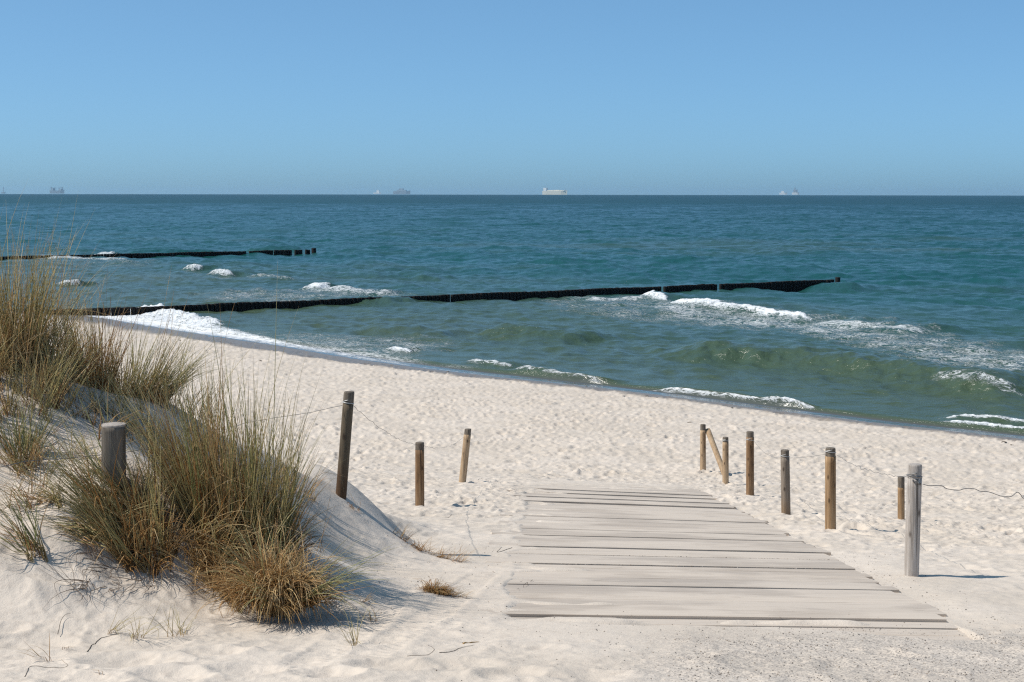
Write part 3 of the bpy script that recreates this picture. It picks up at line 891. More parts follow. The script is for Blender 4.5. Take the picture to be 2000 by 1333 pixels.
headp = NT('silver_post_head'); v = headp.coord(scale=(50, 50, 5)); g = headp.noise(v, 1.0, 4, 0.7)
headp.base(headp.ramp(g, [(0.3, (0.20, 0.17, 0.145)), (0.55, (0.38, 0.335, 0.295)), (0.8, (0.50, 0.45, 0.40))])); headp.rough(0.9); headp.bump(g, 0.6, 0.004)
steel = NT('galvanised_wire'); g = steel.noise(steel.coord(), 40.0, 3)
steel.base(steel.ramp(g, [(0.3, (0.10, 0.09, 0.08)), (0.7, (0.30, 0.29, 0.28))])); steel.p.inputs['Metallic'].default_value = 0.7; steel.rough(0.5)
pale_wire = NT('bright_wire'); pale_wire.base((0.55, 0.54, 0.52)); pale_wire.p.inputs['Metallic'].default_value = 0.4; pale_wire.rough(0.45)


def round_rings(hts, rads, seed, lean=(0, 0), ns=28, wob=0.035):
    r = np.random.default_rng(seed); th = np.arange(ns) * 2 * PI / ns
    ph = r.uniform(0, 6.28, 4); am = r.normal(0, 1, 4) * np.array([.5, .35, .25, .2])
    out = []
    for h, rad in zip(hts, rads):
        k = sum(am[i] * np.cos((i + 2) * th + ph[i] + 0.8 * h) for i in range(4))
        rr_ = rad * (1 + wob * k)
        out.append(np.stack([lean[0] * h + rr_ * np.cos(th), lean[1] * h + rr_ * np.sin(th), np.full(ns, h)], 1))
    return np.array(out)


POSTS = {}


def post(key, base, top, wpx, mat, label, hm=None, cut=False, necked=True, tie=None, collar=0.10):
    b = pix_ground(*base)
    b[2] = gz(b[0], b[1])
    dist = b[1]
    rad = wpx / F0 * dist / 2
    T = at_depth(top[0], top[1], np.array([dist]))[0] if False else at_depth(np.array([float(top[0])]), np.array([float(top[1])]), dist)[0]
    H = T[2] - b[2]; lean = ((T[0] - b[0]) / H, 0.0)
    root = empty('fence_post', b, label, 'fence post', 'round timber posts along the boardwalk')
    root.rotation_euler = (0, 0, 0)
    hn = H - collar
    seed = abs(hash(key)) % 9999 if False else sum(map(ord, key))
    hts = np.concatenate([[-0.5], np.linspace(0, hn, 12)])
    rads = rad * (1.02 - 0.03 * np.clip(hts / H, 0, 1))
    m = MB(); m.rings(round_rings(hts, rads, seed, lean), cap1=True)
    sh = obj('shaft', m.mesh('shaft', WD[mat]), root)
    f = 0.93 if necked else 0.985
    hh = np.array([hn - 0.012, hn + 0.004, hn + 0.012, H - 0.014, H - 0.004, H]); rr_ = rad * np.array([0.98, 1.0 if not necked else 0.965, f, f, f * 0.95, f * 0.84])
    m = MB(); m.rings(round_rings(hh, rr_, seed, lean), cap0=False)
    obj('post_head', m.mesh('post_head', hm or head.m), root)
    if tie is not None:
        m = MB(); th = np.linspace(0, 2 * PI * 1.6, 44); ht = H * tie + 0.018 * np.sin(th * 0.7) + 0.004 * th
        rt = rad * 1.03
        m.tube(np.stack([lean[0] * ht + rt * np.cos(th + 1), rt * np.sin(th + 1), ht], 1), 0.0035 if wpx < 25 else 0.0045, 5)
        if wpx > 25:
            for a0 in (0.0, 0.5, 1.0):
                tt = np.linspace(0, 1, 14)
                m.tube(np.stack([lean[0] * H * tie - rt * 0.55 + tt * 0.07 + 0.006 * np.sin(tt * 14 + a0), np.full(14, -rt * 0.98) - 0.006 * np.cos(tt * 14 + a0), H * tie - 0.01 - 0.03 * tt + 0.008 * np.cos(tt * 14 + a0 * 3)], 1), 0.004, 5)
        obj('wire_tie', m.mesh('wire_tie', pale_wire.m if wpx < 25 else steel.m), root)
    POSTS[key] = (root, b, H, lean, rad)
    return root


post('l1', (666, 968), (682, 765), 21.5, 'dark', 'dark tall post left of the boardwalk leaning right, wires tied near its head', necked=False, tie=0.87)
post('l2', (820, 987), (820, 864), 17.5, 'brown', 'brown upright post standing alone in sand between two leaning posts', necked=False)
post('l3', (903, 940), (914, 838), 14, 'tan', 'pale leaning post with grey head, farthest of the three left of the boardwalk', tie=None)
post('l4', (222, 937), (222, 828), 47, 'oldgrey', 'thick grey post half buried in the dune among the grass tufts', hm=headp.m, necked=False, cut=True, collar=0.012)
post('r1', (1780, 1126), (1787, 907), 29, 'pale', 'silver grey knotty post with twisted wire round its neck, thickest beside the boardwalk', hm=headp.m, tie=0.875, collar=0.115)
post('r2', (1622, 1037), (1622, 875), 21, 'golden', 'golden brown post with wire tie standing next to the silver grey post', tie=0.93)
post('r3', (1535, 1006), (1533, 879), 18, 'greybrown', 'grey brown post with dark head and pale wire band beside the boardwalk', tie=0.88)
post('r4', (1465, 968), (1465, 843), 15.5, 'brown', 'tall reddish brown post between the tan post and the grey brown post', tie=0.85)
post('r5', (1417, 948), (1417, 854), 12.5, 'tan', 'short tan post standing just in front of the slanting brace', tie=0.9)
pr6 = post('r6', (1373, 923), (1373, 829), 11.5, 'tan', 'farthest right post with dark head and a slanting brace pole', collar=0.13)
post('r7', (1760, 1017), (1760, 931), 13.5, 'golden', 'small golden post showing behind the silver grey post', collar=0.15, necked=False)
_, b6, H6, l6, rd6 = POSTS['r6']
_, b5, _, _, rd5 = POSTS['r5']
ptop = np.array([0.5 * rd6 + 0.06, 0.03, H6 * 0.88])
pend = at_depth(np.array([1420.]), np.array([921.]), b6[1] - 0.8)[0]
pend[2] = gz(pend[0], pend[1]) - 0.1
m = MB(); tt = np.linspace(0, 1, 9)[:, None]
m.tube(ptop + (pend - b6 - ptop) * tt, rd6 * 0.95, 14)
obj('brace_pole', m.mesh('brace_pole', WD['tan']), pr6)


# ------------------------------------------------------------------ wires
def wire(pts, label, r=0.0022, wob=0.008, sag=0.03, seed=1, n=40):
    pts = np.asarray(pts, float)
    rr_ = np.random.default_rng(seed); out = []
    for a, b in zip(pts[:-1], pts[1:]):
        t = np.linspace(0, 1, n)[:, None]
        p = a + (b - a) * t
        L = np.linalg.norm(b - a)
        p[:, 2] -= sag * 4 * (t * (1 - t))[:, 0] * L / 3
        env = np.sin(t[:, 0] * PI) ** 0.5
        f = t[:, 0] * L
        p[:, 2] += env * wob * (fbm(f * 4 + seed, np.full(n, seed * 1.7), 3)) * 1.5
        p[:, 0] += env * wob * fbm(f * 4 + seed, np.full(n, seed * 3.1), 2)
        out.append(p)
    m = MB(); m.tube(np.concatenate([o[:-1] for o in out[:-1]] + [out[-1]]) if len(out) > 1 else out[0], r, 5)
    o = obj('fence_wire', m.mesh('fence_wire', steel.m))
    tag(o, label, 'wire', 'slack wires strung between the posts')
    return o


def pp(key, frac, side=0):
    _, b, H, l, r = POSTS[key]
    return np.array([b[0] + l[0] * H * frac + side * r, b[1] - r * 0.6, b[2] + H * frac])


def pw(px, py, y): return at_depth(np.array([float(px)]), np.array([float(py)]), y)[0]


wire([pp('l1', .87, -1), pw(480, 826, 13.2), pp('l4', .5, 1)], 'slack wire from the dark leaning post into the dune grass', sag=0.02, seed=2)
wire([pp('l1', .87, 1), pp('l2', .97, -0.6)], 'thin kinked wire from the dark leaning post down to the brown upright post', sag=0.03, wob=.02, seed=3)
wire([pp('l2', .95, 1), pp('l3', .85, -1)], 'thin wire between the brown upright post and the pale leaning post', sag=0.04, wob=.02, seed=4)
wire([pp('l4', .45, -1), pw(56, 901, 9.4), pw(-60, 925, 9.0)], 'dark wire running left from the half buried dune post', sag=0.01, seed=5)
wire([pp('r4', .85, 1), pp('r3', .88, -1)], 'thin wire from the reddish brown post to the grey brown post', sag=0.04, wob=.01, seed=6)
wire([pp('r3', .88, 1), pp('r2', .93, -1)], 'pale level wire between the grey brown post and the golden post', sag=0.01, wob=.004, seed=7)
wire([pp('r2', .92, 1), pp('r1', .89, -1)], 'slack wire from the golden post down to the silver grey post', sag=0.03, wob=.02, seed=8)
d1 = POSTS['r1'][1][1]
loose = [(1802, 946), (1815, 949), (1838, 949), (1850, 955), (1872, 958), (1884, 955), (1902, 955), (1915, 960), (1930, 961), (1945, 966), (1958, 970), (1975, 970), (1986, 962), (1993, 966), (1998, 973), (2012, 978), (2040, 985), (2080, 992)]
lp = smooth_poly(np.array([pw(a, b, d1 - 0.1 + 0.003 * (a - 1800)) for a, b in loose]), 120)
m = MB(); m.tube(lp, 0.0032, 6)
tag(obj('fence_wire', m.mesh('fence_wire', steel.m)), 'loose wavy wire trailing right from the silver grey post', 'wire', 'slack wires strung between the posts')

# ------------------------------------------------------------------ groynes
gw = NT('tarred_groyne_timber'); v = gw.coord(scale=(14, 14, 3)); g = gw.noise(v, 1.0, 4, 0.65)
gw.base(gw.ramp(g, [(0.3, (0.006, 0.005, 0.005)), (0.6, (0.018, 0.015, 0.013)), (0.85, (0.045, 0.038, 0.03))])); gw.rough(0.75); gw.bump(g, 0.5, 0.01)
gw.p.inputs['Specular IOR Level'].default_value = 0.2


def groyne(A, B, top, pitch, rad, gaps, label, endr, keep=100, seed=3):
    A = np.array(A); B = np.array(B); L = np.linalg.norm(B - A); e = (B - A) / L
    n = int(L / pitch); r = np.random.default_rng(seed)
    root = empty('groyne', (A[0], A[1], 0), label, 'groyne', 'rows of black piles running out into the sea')
    pos = []
    for k in range(n):
        t = k * pitch
        if any(abs(t / L - gq) < gw_ for gq, gw_ in gaps): continue
        if r.uniform() < 0.06 and k > n * 0.30:
            t += pitch * 0.25
        pos.append((t, top + r.normal(0, 0.010) + 0.02 * math.sin(t * 0.7)))
    th = np.arange(10) * 2 * PI / 10

    def cyl(m, c, h, rd, lo=-2.2):
        hs = [lo, h - 0.03, h - 0.005, h]; rs = [rd, rd, rd * 0.97, rd * 0.9]
        m.rings(np.array([np.stack([c[0] + q * np.cos(th), c[1] + q * np.sin(th), np.full(10, z_)], 1) for z_, q in zip(hs, rs)]), cap0=False)
    far = MB(); nfar = 0
    def shown(i):
        q = A + e * pos[i][0]
        return (0 if abs(q[0] / q[1]) < 0.345 else 1, np.hypot(*q))
    order = sorted(range(len(pos)), key=shown)
    near_ids = set(order[:keep])
    for i, (t, h) in enumerate(pos):
        c = e * t + r.normal(0, 0.012, 2); rd = rad * r.uniform(0.94, 1.08)
        if i in near_ids:
            m = MB(); cyl(m, c, h, rd)
            obj('pile', m.mesh('pile', gw.m), root)
        else:
            cyl(far, c, h, rd); nfar += 1
    if nfar: tag(obj('far_piles', far.mesh('far_piles', gw.m), root), kind='stuff')
    m = MB(); cyl(m, e * L, top + 0.16, endr)
    obj('end_pile', m.mesh('end_pile', gw.m), root)
    return root


ga = onz(95., 612., 0.30); gb = onz(1636., 557.5, 0.0)
groyne(ga, gb, 0.46, 0.285, 0.150, [(0.803, 0.0035), (0.27, 0.0), (0.72, 0.0025)], 'long near row of black piles running from the beach out past the breaking wave', 0.20)
gc = onz(-60., 511., 0.0); gd = onz(613., 495., 0.0); gc = gc + (gc - gd) * 0.55
groyne(gc, gd, 0.44, 0.34, 0.165, [(0.78, 0.0015), (0.81, 0.0015), (0.86, .002), (0.955, .003), (0.978, .004)], 'far row of black piles with gaps beyond the whitecaps', 0.28, seed=9)

# ------------------------------------------------------------------ ships on the horizon
def paint(name, col, r=0.5):
    m = NT(name); g = m.noise(m.coord(), 0.08, 4, 0.6)
    m.base(m.mix(m.math('MULTIPLY', g, 0.25), col, tuple(x * 0.6 for x in col))); m.rough(r)
    return m.m


PT = {'white': paint('white_ship_paint', (0.80, 0.80, 0.78)), 'cream': paint('cream_ship_paint', (0.80, 0.74, 0.60)), 'red': paint('red_hull_paint', (0.28, 0.06, 0.04)),
      'grey': paint('grey_ship_paint', (0.28, 0.32, 0.36)), 'dark': paint('dark_ship_paint', (0.14, 0.16, 0.2)), 'sail': paint('white_sailcloth', (0.85, 0.85, 0.83))}


def hull_mb(L, Bm, D, dr=4.0):
    """length along x, bow at +x"""
    xs = np.linspace(-L / 2, L / 2, 15); m = MB(); P = []
    for x in xs:
        t = (x + L / 2) / L
        w = Bm / 2 * min(1, (1 - t) * 5.0 + 0.03) * (0.85 + 0.15 * min(1, t * 6))
        sh = D + (D * 0.25) * max(0, (t - 0.8) / 0.2) ** 2
        xo = x + (0.0 if t < 0.85 else (t - 0.85) * L * 0.10)
        P.append([(x, -w * 0.75, -dr), (xo, -w, sh), (xo, w, sh), (x, w * 0.75, -dr)])
    m.rings(np.array(P))
    return m


def ship(px, py_base, dist, parts, label, yaw=-0.5, z_off=0.0, name='cargo_ship', cat='ship'):
    d = ray(np.array([float(px)]), np.array([376.5]))[0]
    x, y = d[0] / d[1] * dist, dist
    zb = -(x * x + y * y) / (2 * REARTH) + z_off
    root = empty(name, (x, y, zb), label, cat, None)
    root.rotation_euler = (0, 0, yaw)
    for nm, m, mt in parts:
        obj(nm, m.mesh(nm, mt, False), root)
    return root


def bx(*boxes):
    m = MB()
    for lo, hi in boxes: m.box(lo, hi)
    return m


D1 = 11500.0
k1 = D1 / F0                # metres per photograph pixel at that range
L = 46 * k1 / 0.83
m_mast = bx(((-L * .40, -1, 44), (-L * .39, 1, 58)), ((L * .44, -1, 24), (L * .447, 1, 46)))
ship(1084, 380, D1, [('hull', hull_mb(L, 28, 24, 8), PT['cream']), ('deck_cargo', bx(((-L * .30, -11, 24.2), (-L * .05, 11, 30)), ((-L * .03, -11, 24.2), (L * .2, 11, 31.5)), ((L * .22, -11, 24.2), (L * .42, 11, 29))), PT['cream']),
     ('bridge_house', bx(((-L * .45, -13, 24.2), (-L * .33, 13, 46))), PT['white']), ('funnel', bx(((-L * .48, -4, 24.2), (-L * .455, 4, 40))), PT['red']), ('mast', m_mast, PT['grey'])],
     'pale cream cargo ship, clearest of the ships on the horizon', z_off=4.5, yaw=-0.6)
D2 = 19000.0; k2 = D2 / F0; L = 38 * k2
ship(785, 380, D2, [('hull', hull_mb(L, 32, 30, 8), PT['grey']), ('superstructure', bx(((-L * .28, -13, 30), (L * .26, 13, 44)), ((-L * .12, -11, 44), (L * .08, 11, 62))), PT['grey']),
     ('funnel', bx(((-L * .18, -4, 44), (-L * .14, 4, 60))), PT['dark'])], 'hazy blue grey ship with a tall centre, left of the cream cargo ship', z_off=18)
L = 22 * k2 * .7
ship(737, 380, D2 * .9, [('hull', hull_mb(L, 14, 12, 5), PT['white']), ('deckhouse', bx(((-L * .1, -5, 12), (L * .28, 5, 34))), PT['white']), ('mast', bx(((L * .0, -1, 34), (L * .03, 1, 50))), PT['white'])],
     'tiny white boat just left of the hazy blue grey ship', z_off=14, name='boat', cat='boat')
D3 = 17000.0; k3 = D3 / F0; L = 36 * k3
cr = bx(((-L * .46, -3, 22), (-L * .44, 3, 66)), ((-L * .18, -3, 22), (-L * .16, 3, 60)), ((L * .12, -3, 22), (L * .14, 3, 62)), ((L * .40, -3, 22), (L * .42, 3, 64)),
        ((-L * .46, -2, 54), (-L * .28, 2, 58)), ((L * .24, -2, 56), (L * .42, 2, 60)), ((-L * .16, -2, 50), (L * .0, 2, 54)))
ship(112, 380, D3, [('hull', hull_mb(L, 32, 26, 8), PT['grey']), ('deck_cranes', cr, PT['dark']), ('bridge_house', bx(((-L * .38, -13, 26), (-L * .24, 13, 52)), ((L * .18, -11, 26), (L * .34, 11, 46))), PT['grey'])],
     'faint grey crane ship on the horizon above the dune grass', z_off=18)
L = 10 * k3
ship(7, 380, D3, [('hull', hull_mb(L, 12, 12, 5), PT['grey']), ('mast', bx(((-L * .05, -2, 12), (L * .05, 2, 66)), ((-L * .3, -1.5, 44), (L * .3, 1.5, 48))), PT['grey'])],
     'tiny faint vessel with one mast, farthest left on the horizon', z_off=14, name='boat', cat='boat')
L = 13 * k3
ship(1530, 380, D3 * .85, [('hull', hull_mb(L, 12, 14, 5), PT['white']), ('deckhouse', bx(((-L * .25, -5, 14), (L * .1, 5, 30))), PT['white'])],
     'low white boat on the horizon beside the tall white tower vessel', z_off=10, name='boat', cat='boat')
L = 12 * k3
ship(1554, 380, D3 * .85, [('hull', hull_mb(L, 14, 16, 5), PT['white']), ('tower', bx(((-L * .30, -6, 16), (L * .12, 6, 42)), ((-L * .18, -3, 42), (-L * .05, 3, 62)), ((L * .2, -2, 16), (L * .28, 2, 44))), PT['grey'])],
     'white vessel with a tall dark tower, rightmost on the horizon', z_off=10, name='boat', cat='boat')

# ------------------------------------------------------------------ marram grass
def grass_nt(name, base_c, mid_c, tip_c, var, trans=0.25):
    m = NT(name)
    al = m.attr('along'); ti = m.attr('tint')
    c = m.ramp(al, [(0.0, base_c), (0.35, mid_c), (0.8, mid_c), (1.0, tip_c)])
    c = m.mix(m.math('MULTIPLY', m.mapr(ti, 0.35, 1.0, smooth=False), 0.85), c, var)
    br = m.math('ADD', 0.65, m.math('MULTIPLY', m.math('FRACT', m.math('MULTIPLY', ti, 7.31)), 0.7))
    c = m.mix(1.0, c, m.n('ShaderNodeCombineColor').outputs[0], 'MULTIPLY') if False else c
    hs = m.n('ShaderNodeHueSaturation'); m.l(c, hs.inputs['Color']); m.l(br, hs.inputs['Value'])
    c = hs.outputs[0]
    m.base(c); m.rough(0.5); m.p.inputs['Specular IOR Level'].default_value = 0.4
    tr = m.n('ShaderNodeBsdfTranslucent'); m.l(c, tr.inputs[0])
    ms = m.n('ShaderNodeMixShader'); ms.inputs[0].default_value = trans
    m.l(m.p.outputs[0], ms.inputs[1]); m.l(tr.outputs[0], ms.inputs[2]); m.l(ms.outputs[0], m.out.inputs['Surface'])
    return m.m


G_GREEN = grass_nt('marram_green', (0.42, 0.26, 0.10), (0.235, 0.24, 0.09), (0.54, 0.47, 0.26), (0.50, 0.43, 0.21))
G_OLIVE = grass_nt('marram_straw_green', (0.36, 0.20, 0.075), (0.50, 0.41, 0.19), (0.70, 0.60, 0.38), (0.38, 0.33, 0.13))
G_DRY = grass_nt('marram_dry', (0.30, 0.145, 0.045), (0.60, 0.43, 0.21), (0.74, 0.62, 0.40), (0.44, 0.215, 0.07))
G_THATCH = grass_nt('marram_thatch', (0.15, 0.07, 0.024), (0.42, 0.215, 0.07), (0.56, 0.36, 0.15), (0.60, 0.45, 0.21))
G_ROOT = grass_nt('bare_roots', (0.10, 0.065, 0.04), (0.17, 0.12, 0.085), (0.26, 0.20, 0.15), (0.09, 0.06, 0.04), 0.0)
NSEG = 8


def blade_arrays(root, az, phi0, bend, length, width, tint, rg, kink=0.0, seg=NSEG):
    n = len(az)
    s = np.linspace(0, 1, seg + 1)
    ph = phi0[:, None] + bend[:, None] * s[None, :] ** 1.6
    if kink > 0:
        kk = rg.uniform(0, 1, n) < kink; ks = rg.uniform(0.35, 0.85, n); ka = rg.uniform(0.6, 1.9, n)
        ph = ph + (kk * ka)[:, None] * (s[None, :] > ks[:, None])
    azs = az[:, None] + rg.normal(0, 0.22, n)[:, None] * s[None, :]
    d = np.stack([np.sin(ph) * np.cos(azs), np.sin(ph) * np.sin(azs), np.cos(ph)], -1)
    st = length[:, None, None] / seg * (d[:, :-1] + d[:, 1:]) / 2
    P = np.concatenate([np.zeros((n, 1, 3)), np.cumsum(st, 1)], 1) + root[:, None, :]
    t = d
    side = np.stack([-np.sin(azs), np.cos(azs), np.zeros_like(azs)], -1)
    nrm = np.cross(t, side)
    w = width[:, None] * np.clip(1.0 - s[None, :] ** 2.2 * 0.93, 0.05, 1) * (0.75 + 0.25 * np.minimum(1, s[None, :] * 5))
    tw = rg.uniform(0, 6.28, n)[:, None] + rg.normal(0, 0.8, n)[:, None] * s[None, :]
    V = []
    for a in (0, 2.2, 4.1):
        V.append(P + w[:, :, None] * (np.cos(tw + a)[..., None] * side + np.sin(tw + a)[..., None] * nrm * 0.6) * 0.5)
    V = np.stack(V, 2)                       # n, seg+1, 3, 3
    along = np.broadcast_to(s[None, :, None], V.shape[:3]); tn = np.broadcast_to(tint[:, None, None], V.shape[:3])
    i = (np.arange(n) * (seg + 1) * 3)[:, None, None] + (np.arange(seg) * 3)[None, :, None]
    a = np.arange(3)[None, None, :]; b = (np.arange(3) + 1)[None, None, :] % 3
    F = np.stack([i + a, i + b, i + b + 3, i + a + 3], -1).reshape(-1, 4)
    return V.reshape(-1, 3), F, along.reshape(-1), tn.reshape(-1), P


def cull_ground(root, az, phi0, bend, length):
    return


def blades(name, parent, org, n, mat, rg, center, spread, length, lsd=0.25, lean=(0, 0), fan=0.35, jit=0.16, bend=(0.2, 0.25), width=0.0078, kink=0.0, ang=None, seg=NSEG, lift=0.0, zsink=0.02, shoot=7):
    cx, cy = center
    a = rg.uniform(0, 2 * PI, n); q = np.sqrt(rg.uniform(0, 1, n))
    ox = q * np.cos(a) * spread[0]; oy = q * np.sin(a) * spread[1]
    if len(spread) > 2:
        c_, s_ = math.cos(spread[2]), math.sin(spread[2]); ox, oy = ox * c_ - oy * s_, ox * s_ + oy * c_
    nsh = max(1, n // shoot)
    sh = rg.integers(0, nsh, n)
    if shoot > 1:
        ox = ox[:nsh][sh] + rg.normal(0, 0.012, n); oy = oy[:nsh][sh] + rg.normal(0, 0.012, n)
    sdx = rg.normal(0, jit, nsh)[sh]; sdy = rg.normal(0, jit, nsh)[sh]; slen = np.clip(rg.normal(1, lsd, nsh), .4, 1.5)[sh]; stint = rg.uniform(0, 1, nsh)[sh]
    x = cx + ox; y = cy + oy
    z = gzv(x, y) - zsink + lift
    dx = lean[0] + fan * ox / max(spread[0], spread[1]) + sdx + rg.normal(0, jit * 0.55, n)
    dy = lean[1] + fan * oy / max(spread[0], spread[1]) + sdy + rg.normal(0, jit * 0.55, n)
    az = np.arctan2(dy, dx); phi0 = np.arctan(np.hypot(dx, dy))
    Ln = length * slen * np.clip(rg.normal(0.92, 0.16, n), 0.4, 1.4)
    Bn = np.abs(rg.normal(bend[0], bend[1], n))
    root = np.stack([x, y, z], 1)
    V, F, al, ti, P = blade_arrays(root, az, phi0, Bn, Ln, width * rg.uniform(0.7, 1.25, n), np.clip(stint * 0.6 + rg.uniform(0, 0.4, n), 0, 1), rg, kink, seg)
    # keep blades from diving under the sand
    g = ground_smooth(V[:, 0], V[:, 1])
    V[:, 2] = np.where(al > 0.12, np.maximum(V[:, 2], g + 0.012 + 0.02 * ti), V[:, 2])
    me = new_mesh(name, V - np.array(org), F, mat, True, {'along': al, 'tint': ti})
    return obj(name, me, parent)


def seed_heads(name, parent, org, n, rg, center, spread, height, lean=(0, 0), jit=0.10):
    """flowering stalks: a long thin stem with a slim spike"""
    x = center[0] + rg.normal(0, spread[0], n); y = center[1] + rg.normal(0, spread[1], n)
    z = gzv(x, y) - 0.02
    dx = lean[0] + rg.normal(0, jit, n); dy = lean[1] + rg.normal(0, jit, n)
    root = np.stack([x, y, z], 1)
    V, F, al, ti, P = blade_arrays(root, np.arctan2(dy, dx), np.arctan(np.hypot(dx, dy)), np.abs(rg.normal(0.15, 0.18, n)), height * np.clip(rg.normal(1, .16, n), .5, 1.5), np.full(n, 0.0048), rg.uniform(0.2, 1, n), rg)
    # thicken the last fifth into a spike
    Vr = V.reshape(n, NSEG + 1, 3, 3); c = Vr.mean(2, keepdims=True); s = np.linspace(0, 1, NSEG + 1)
    k = 1 + 2.2 * np.exp(-((s - 0.9) / 0.075) ** 2)
    V = (c + (Vr - c) * k[None, :, None, None]).reshape(-1, 3)
    return obj(name, new_mesh(name, V - np.array(org), F, G_DRY, True, {'along': al, 'tint': ti}), parent)


def tuft(px, py, label, parts, seed, group='marram grass tufts on the dune', world=None, stalks=None, name='marram_tuft', cat='grass tuft', roots=None):
    rg = np.random.default_rng(seed)
    if isinstance(py, tuple): world = _dp(px, py[0], py[1])[:2]
    c = np.array([world[0], world[1], gz(*world)]) if world is not None else pix_ground(px, py)
    c[2] = gz(c[0], c[1])
    root = empty(name, c, label, cat, group)
    for nm, n, mat, kw in parts:
        kw = dict(kw); o = kw.pop('off', (0, 0))
        blades(nm, root, c, n, mat, rg, (c[0] + o[0], c[1] + o[1]), **kw)
    if stalks:
        for n, h, sp, ln, o in stalks:
            seed_heads('flower_stalks', root, c, n, rg, (c[0] + o[0], c[1] + o[1]), sp, h, ln)
    return root, c


GL, DR, TH = 'green_blades', 'dry_blades', 'straw_thatch'
# the big foreground tuft and its neighbours
tuft(452, 1045, 'big upright green marram tuft in front of the boardwalk, tallest in the foreground', [
    (GL, 190, G_GREEN, dict(spread=(0.33, 0.22), length=1.02, lean=(-0.07, 0.0), fan=0.20, jit=0.11, bend=(0.15, 0.2), lsd=0.22)),
    ('straw_green_blades', 420, G_OLIVE, dict(spread=(0.38, 0.26), length=0.95, lean=(-0.14, 0.0), fan=0.26, jit=0.14, bend=(0.18, 0.25), lsd=0.25)),
    ('tall_dry_blades', 240, G_DRY, dict(spread=(0.30, 0.18), length=0.92, lean=(-0.05, 0.0), fan=0.2, jit=0.12, bend=(0.15, 0.2))),
    ('rusty_blades', 260, G_THATCH, dict(spread=(0.34, 0.2), length=0.62, fan=0.25, jit=0.16, bend=(0.25, 0.3), kink=0.15)),
    (DR, 460, G_DRY, dict(spread=(0.36, 0.22), length=0.62, fan=0.3, jit=0.2, bend=(0.3, 0.4), kink=0.25)),
    (TH, 357, G_THATCH, dict(spread=(0.46, 0.30), length=0.36, fan=0.6, jit=0.5, bend=(0.8, 0.5), kink=0.3)),
], 101, stalks=[(16, 0.95, (0.2, 0.1), (-0.12, 0), (0.0, 0.05))])
tuft(270, 1060, 'left leaning marram tuft on the crumbling sand edge beside the big upright tuft', [
    (GL, 110, G_GREEN, dict(spread=(0.20, 0.14), length=0.80, lean=(-0.75, 0.1), fan=0.25, jit=0.25, bend=(0.12, 0.2), lsd=0.25)),
    ('rusty_blades', 180, G_THATCH, dict(spread=(0.22, 0.14), length=0.45, lean=(-0.35, 0), fan=0.3, jit=0.3, bend=(0.4, 0.4), kink=0.2)),
    ('straw_green_blades', 230, G_OLIVE, dict(spread=(0.25, 0.18), length=0.75, lean=(-0.55, 0.1), fan=0.25, jit=0.28, bend=(0.2, 0.25), lsd=0.25)),
    (DR, 176, G_DRY, dict(spread=(0.24, 0.18), length=0.42, lean=(-0.4, 0), fan=0.5, jit=0.4, bend=(0.6, 0.5), kink=0.2)),
    (TH, 143, G_THATCH, dict(spread=(0.24, 0.16), length=0.28, fan=0.7, jit=0.5, bend=(1.0, 0.5), kink=0.3)),
    ('long_leaning_blades', 22, G_GREEN, dict(spread=(0.06, 0.06), length=0.85, lean=(-1.5, -0.25), fan=0.1, jit=0.16, bend=(0.1, 0.12), off=(-0.05, -0.05))),
], 102)
tuft(548, 1205, 'drooping marram tuft with golden straw spilling over, lowest by the boardwalk', [
    (GL, 130, G_GREEN, dict(spread=(0.16, 0.16), length=0.50, lean=(0.10, -0.05), fan=0.75, jit=0.28, bend=(0.75, 0.45), lsd=0.28, lift=0.10)),
    (DR, 323, G_DRY, dict(spread=(0.17, 0.16), length=0.46, lean=(-0.05, -0.35), fan=0.45, jit=0.6, bend=(1.1, 0.6), kink=0.3, lift=0.14)),
    (TH, 579, G_THATCH, dict(spread=(0.18, 0.16), length=0.38, lean=(0, -0.35), fan=0.45, jit=0.75, bend=(1.2, 0.6), kink=0.35, lift=0.10)),
    ('long_arching_blades', 18, G_GREEN, dict(spread=(0.10, 0.10), length=0.66, lean=(1.0, 0.05), fan=0.3, jit=0.5, bend=(0.8, 0.35), shoot=2, off=(0.12, 0.08), lift=0.12)),
    ('straw_mat', 260, G_DRY, dict(spread=(0.15, 0.10), length=0.34, lean=(0.5, -0.6), fan=0.2, jit=0.9, bend=(0.9, 0.5), kink=0.5, lift=0.20, off=(-0.02, -0.02), shoot=12)),
    ('rusty_blades', 260, G_THATCH, dict(spread=(0.22, 0.16), length=0.52, lean=(-0.15, 0.1), fan=0.25, jit=0.25, bend=(0.4, 0.4), kink=0.2, off=(-0.12, 0.10))),
], 103)
tuft(530, 1085, 'thin grey green marram tuft between the upright tuft and the drooping tuft', [
    (GL, 120, G_GREEN, dict(spread=(0.16, 0.18), length=0.52, lean=(0.12, 0.0), fan=0.4, jit=0.26, bend=(0.5, 0.4), lsd=0.3)),
    (DR, 88, G_DRY, dict(spread=(0.18, 0.2), length=0.36, fan=0.5, jit=0.3, bend=(0.7, 0.5), kink=0.2)),
], 104, stalks=[(7, 0.66, (0.12, 0.08), (0.10, 0), (0.08, 0.08))])
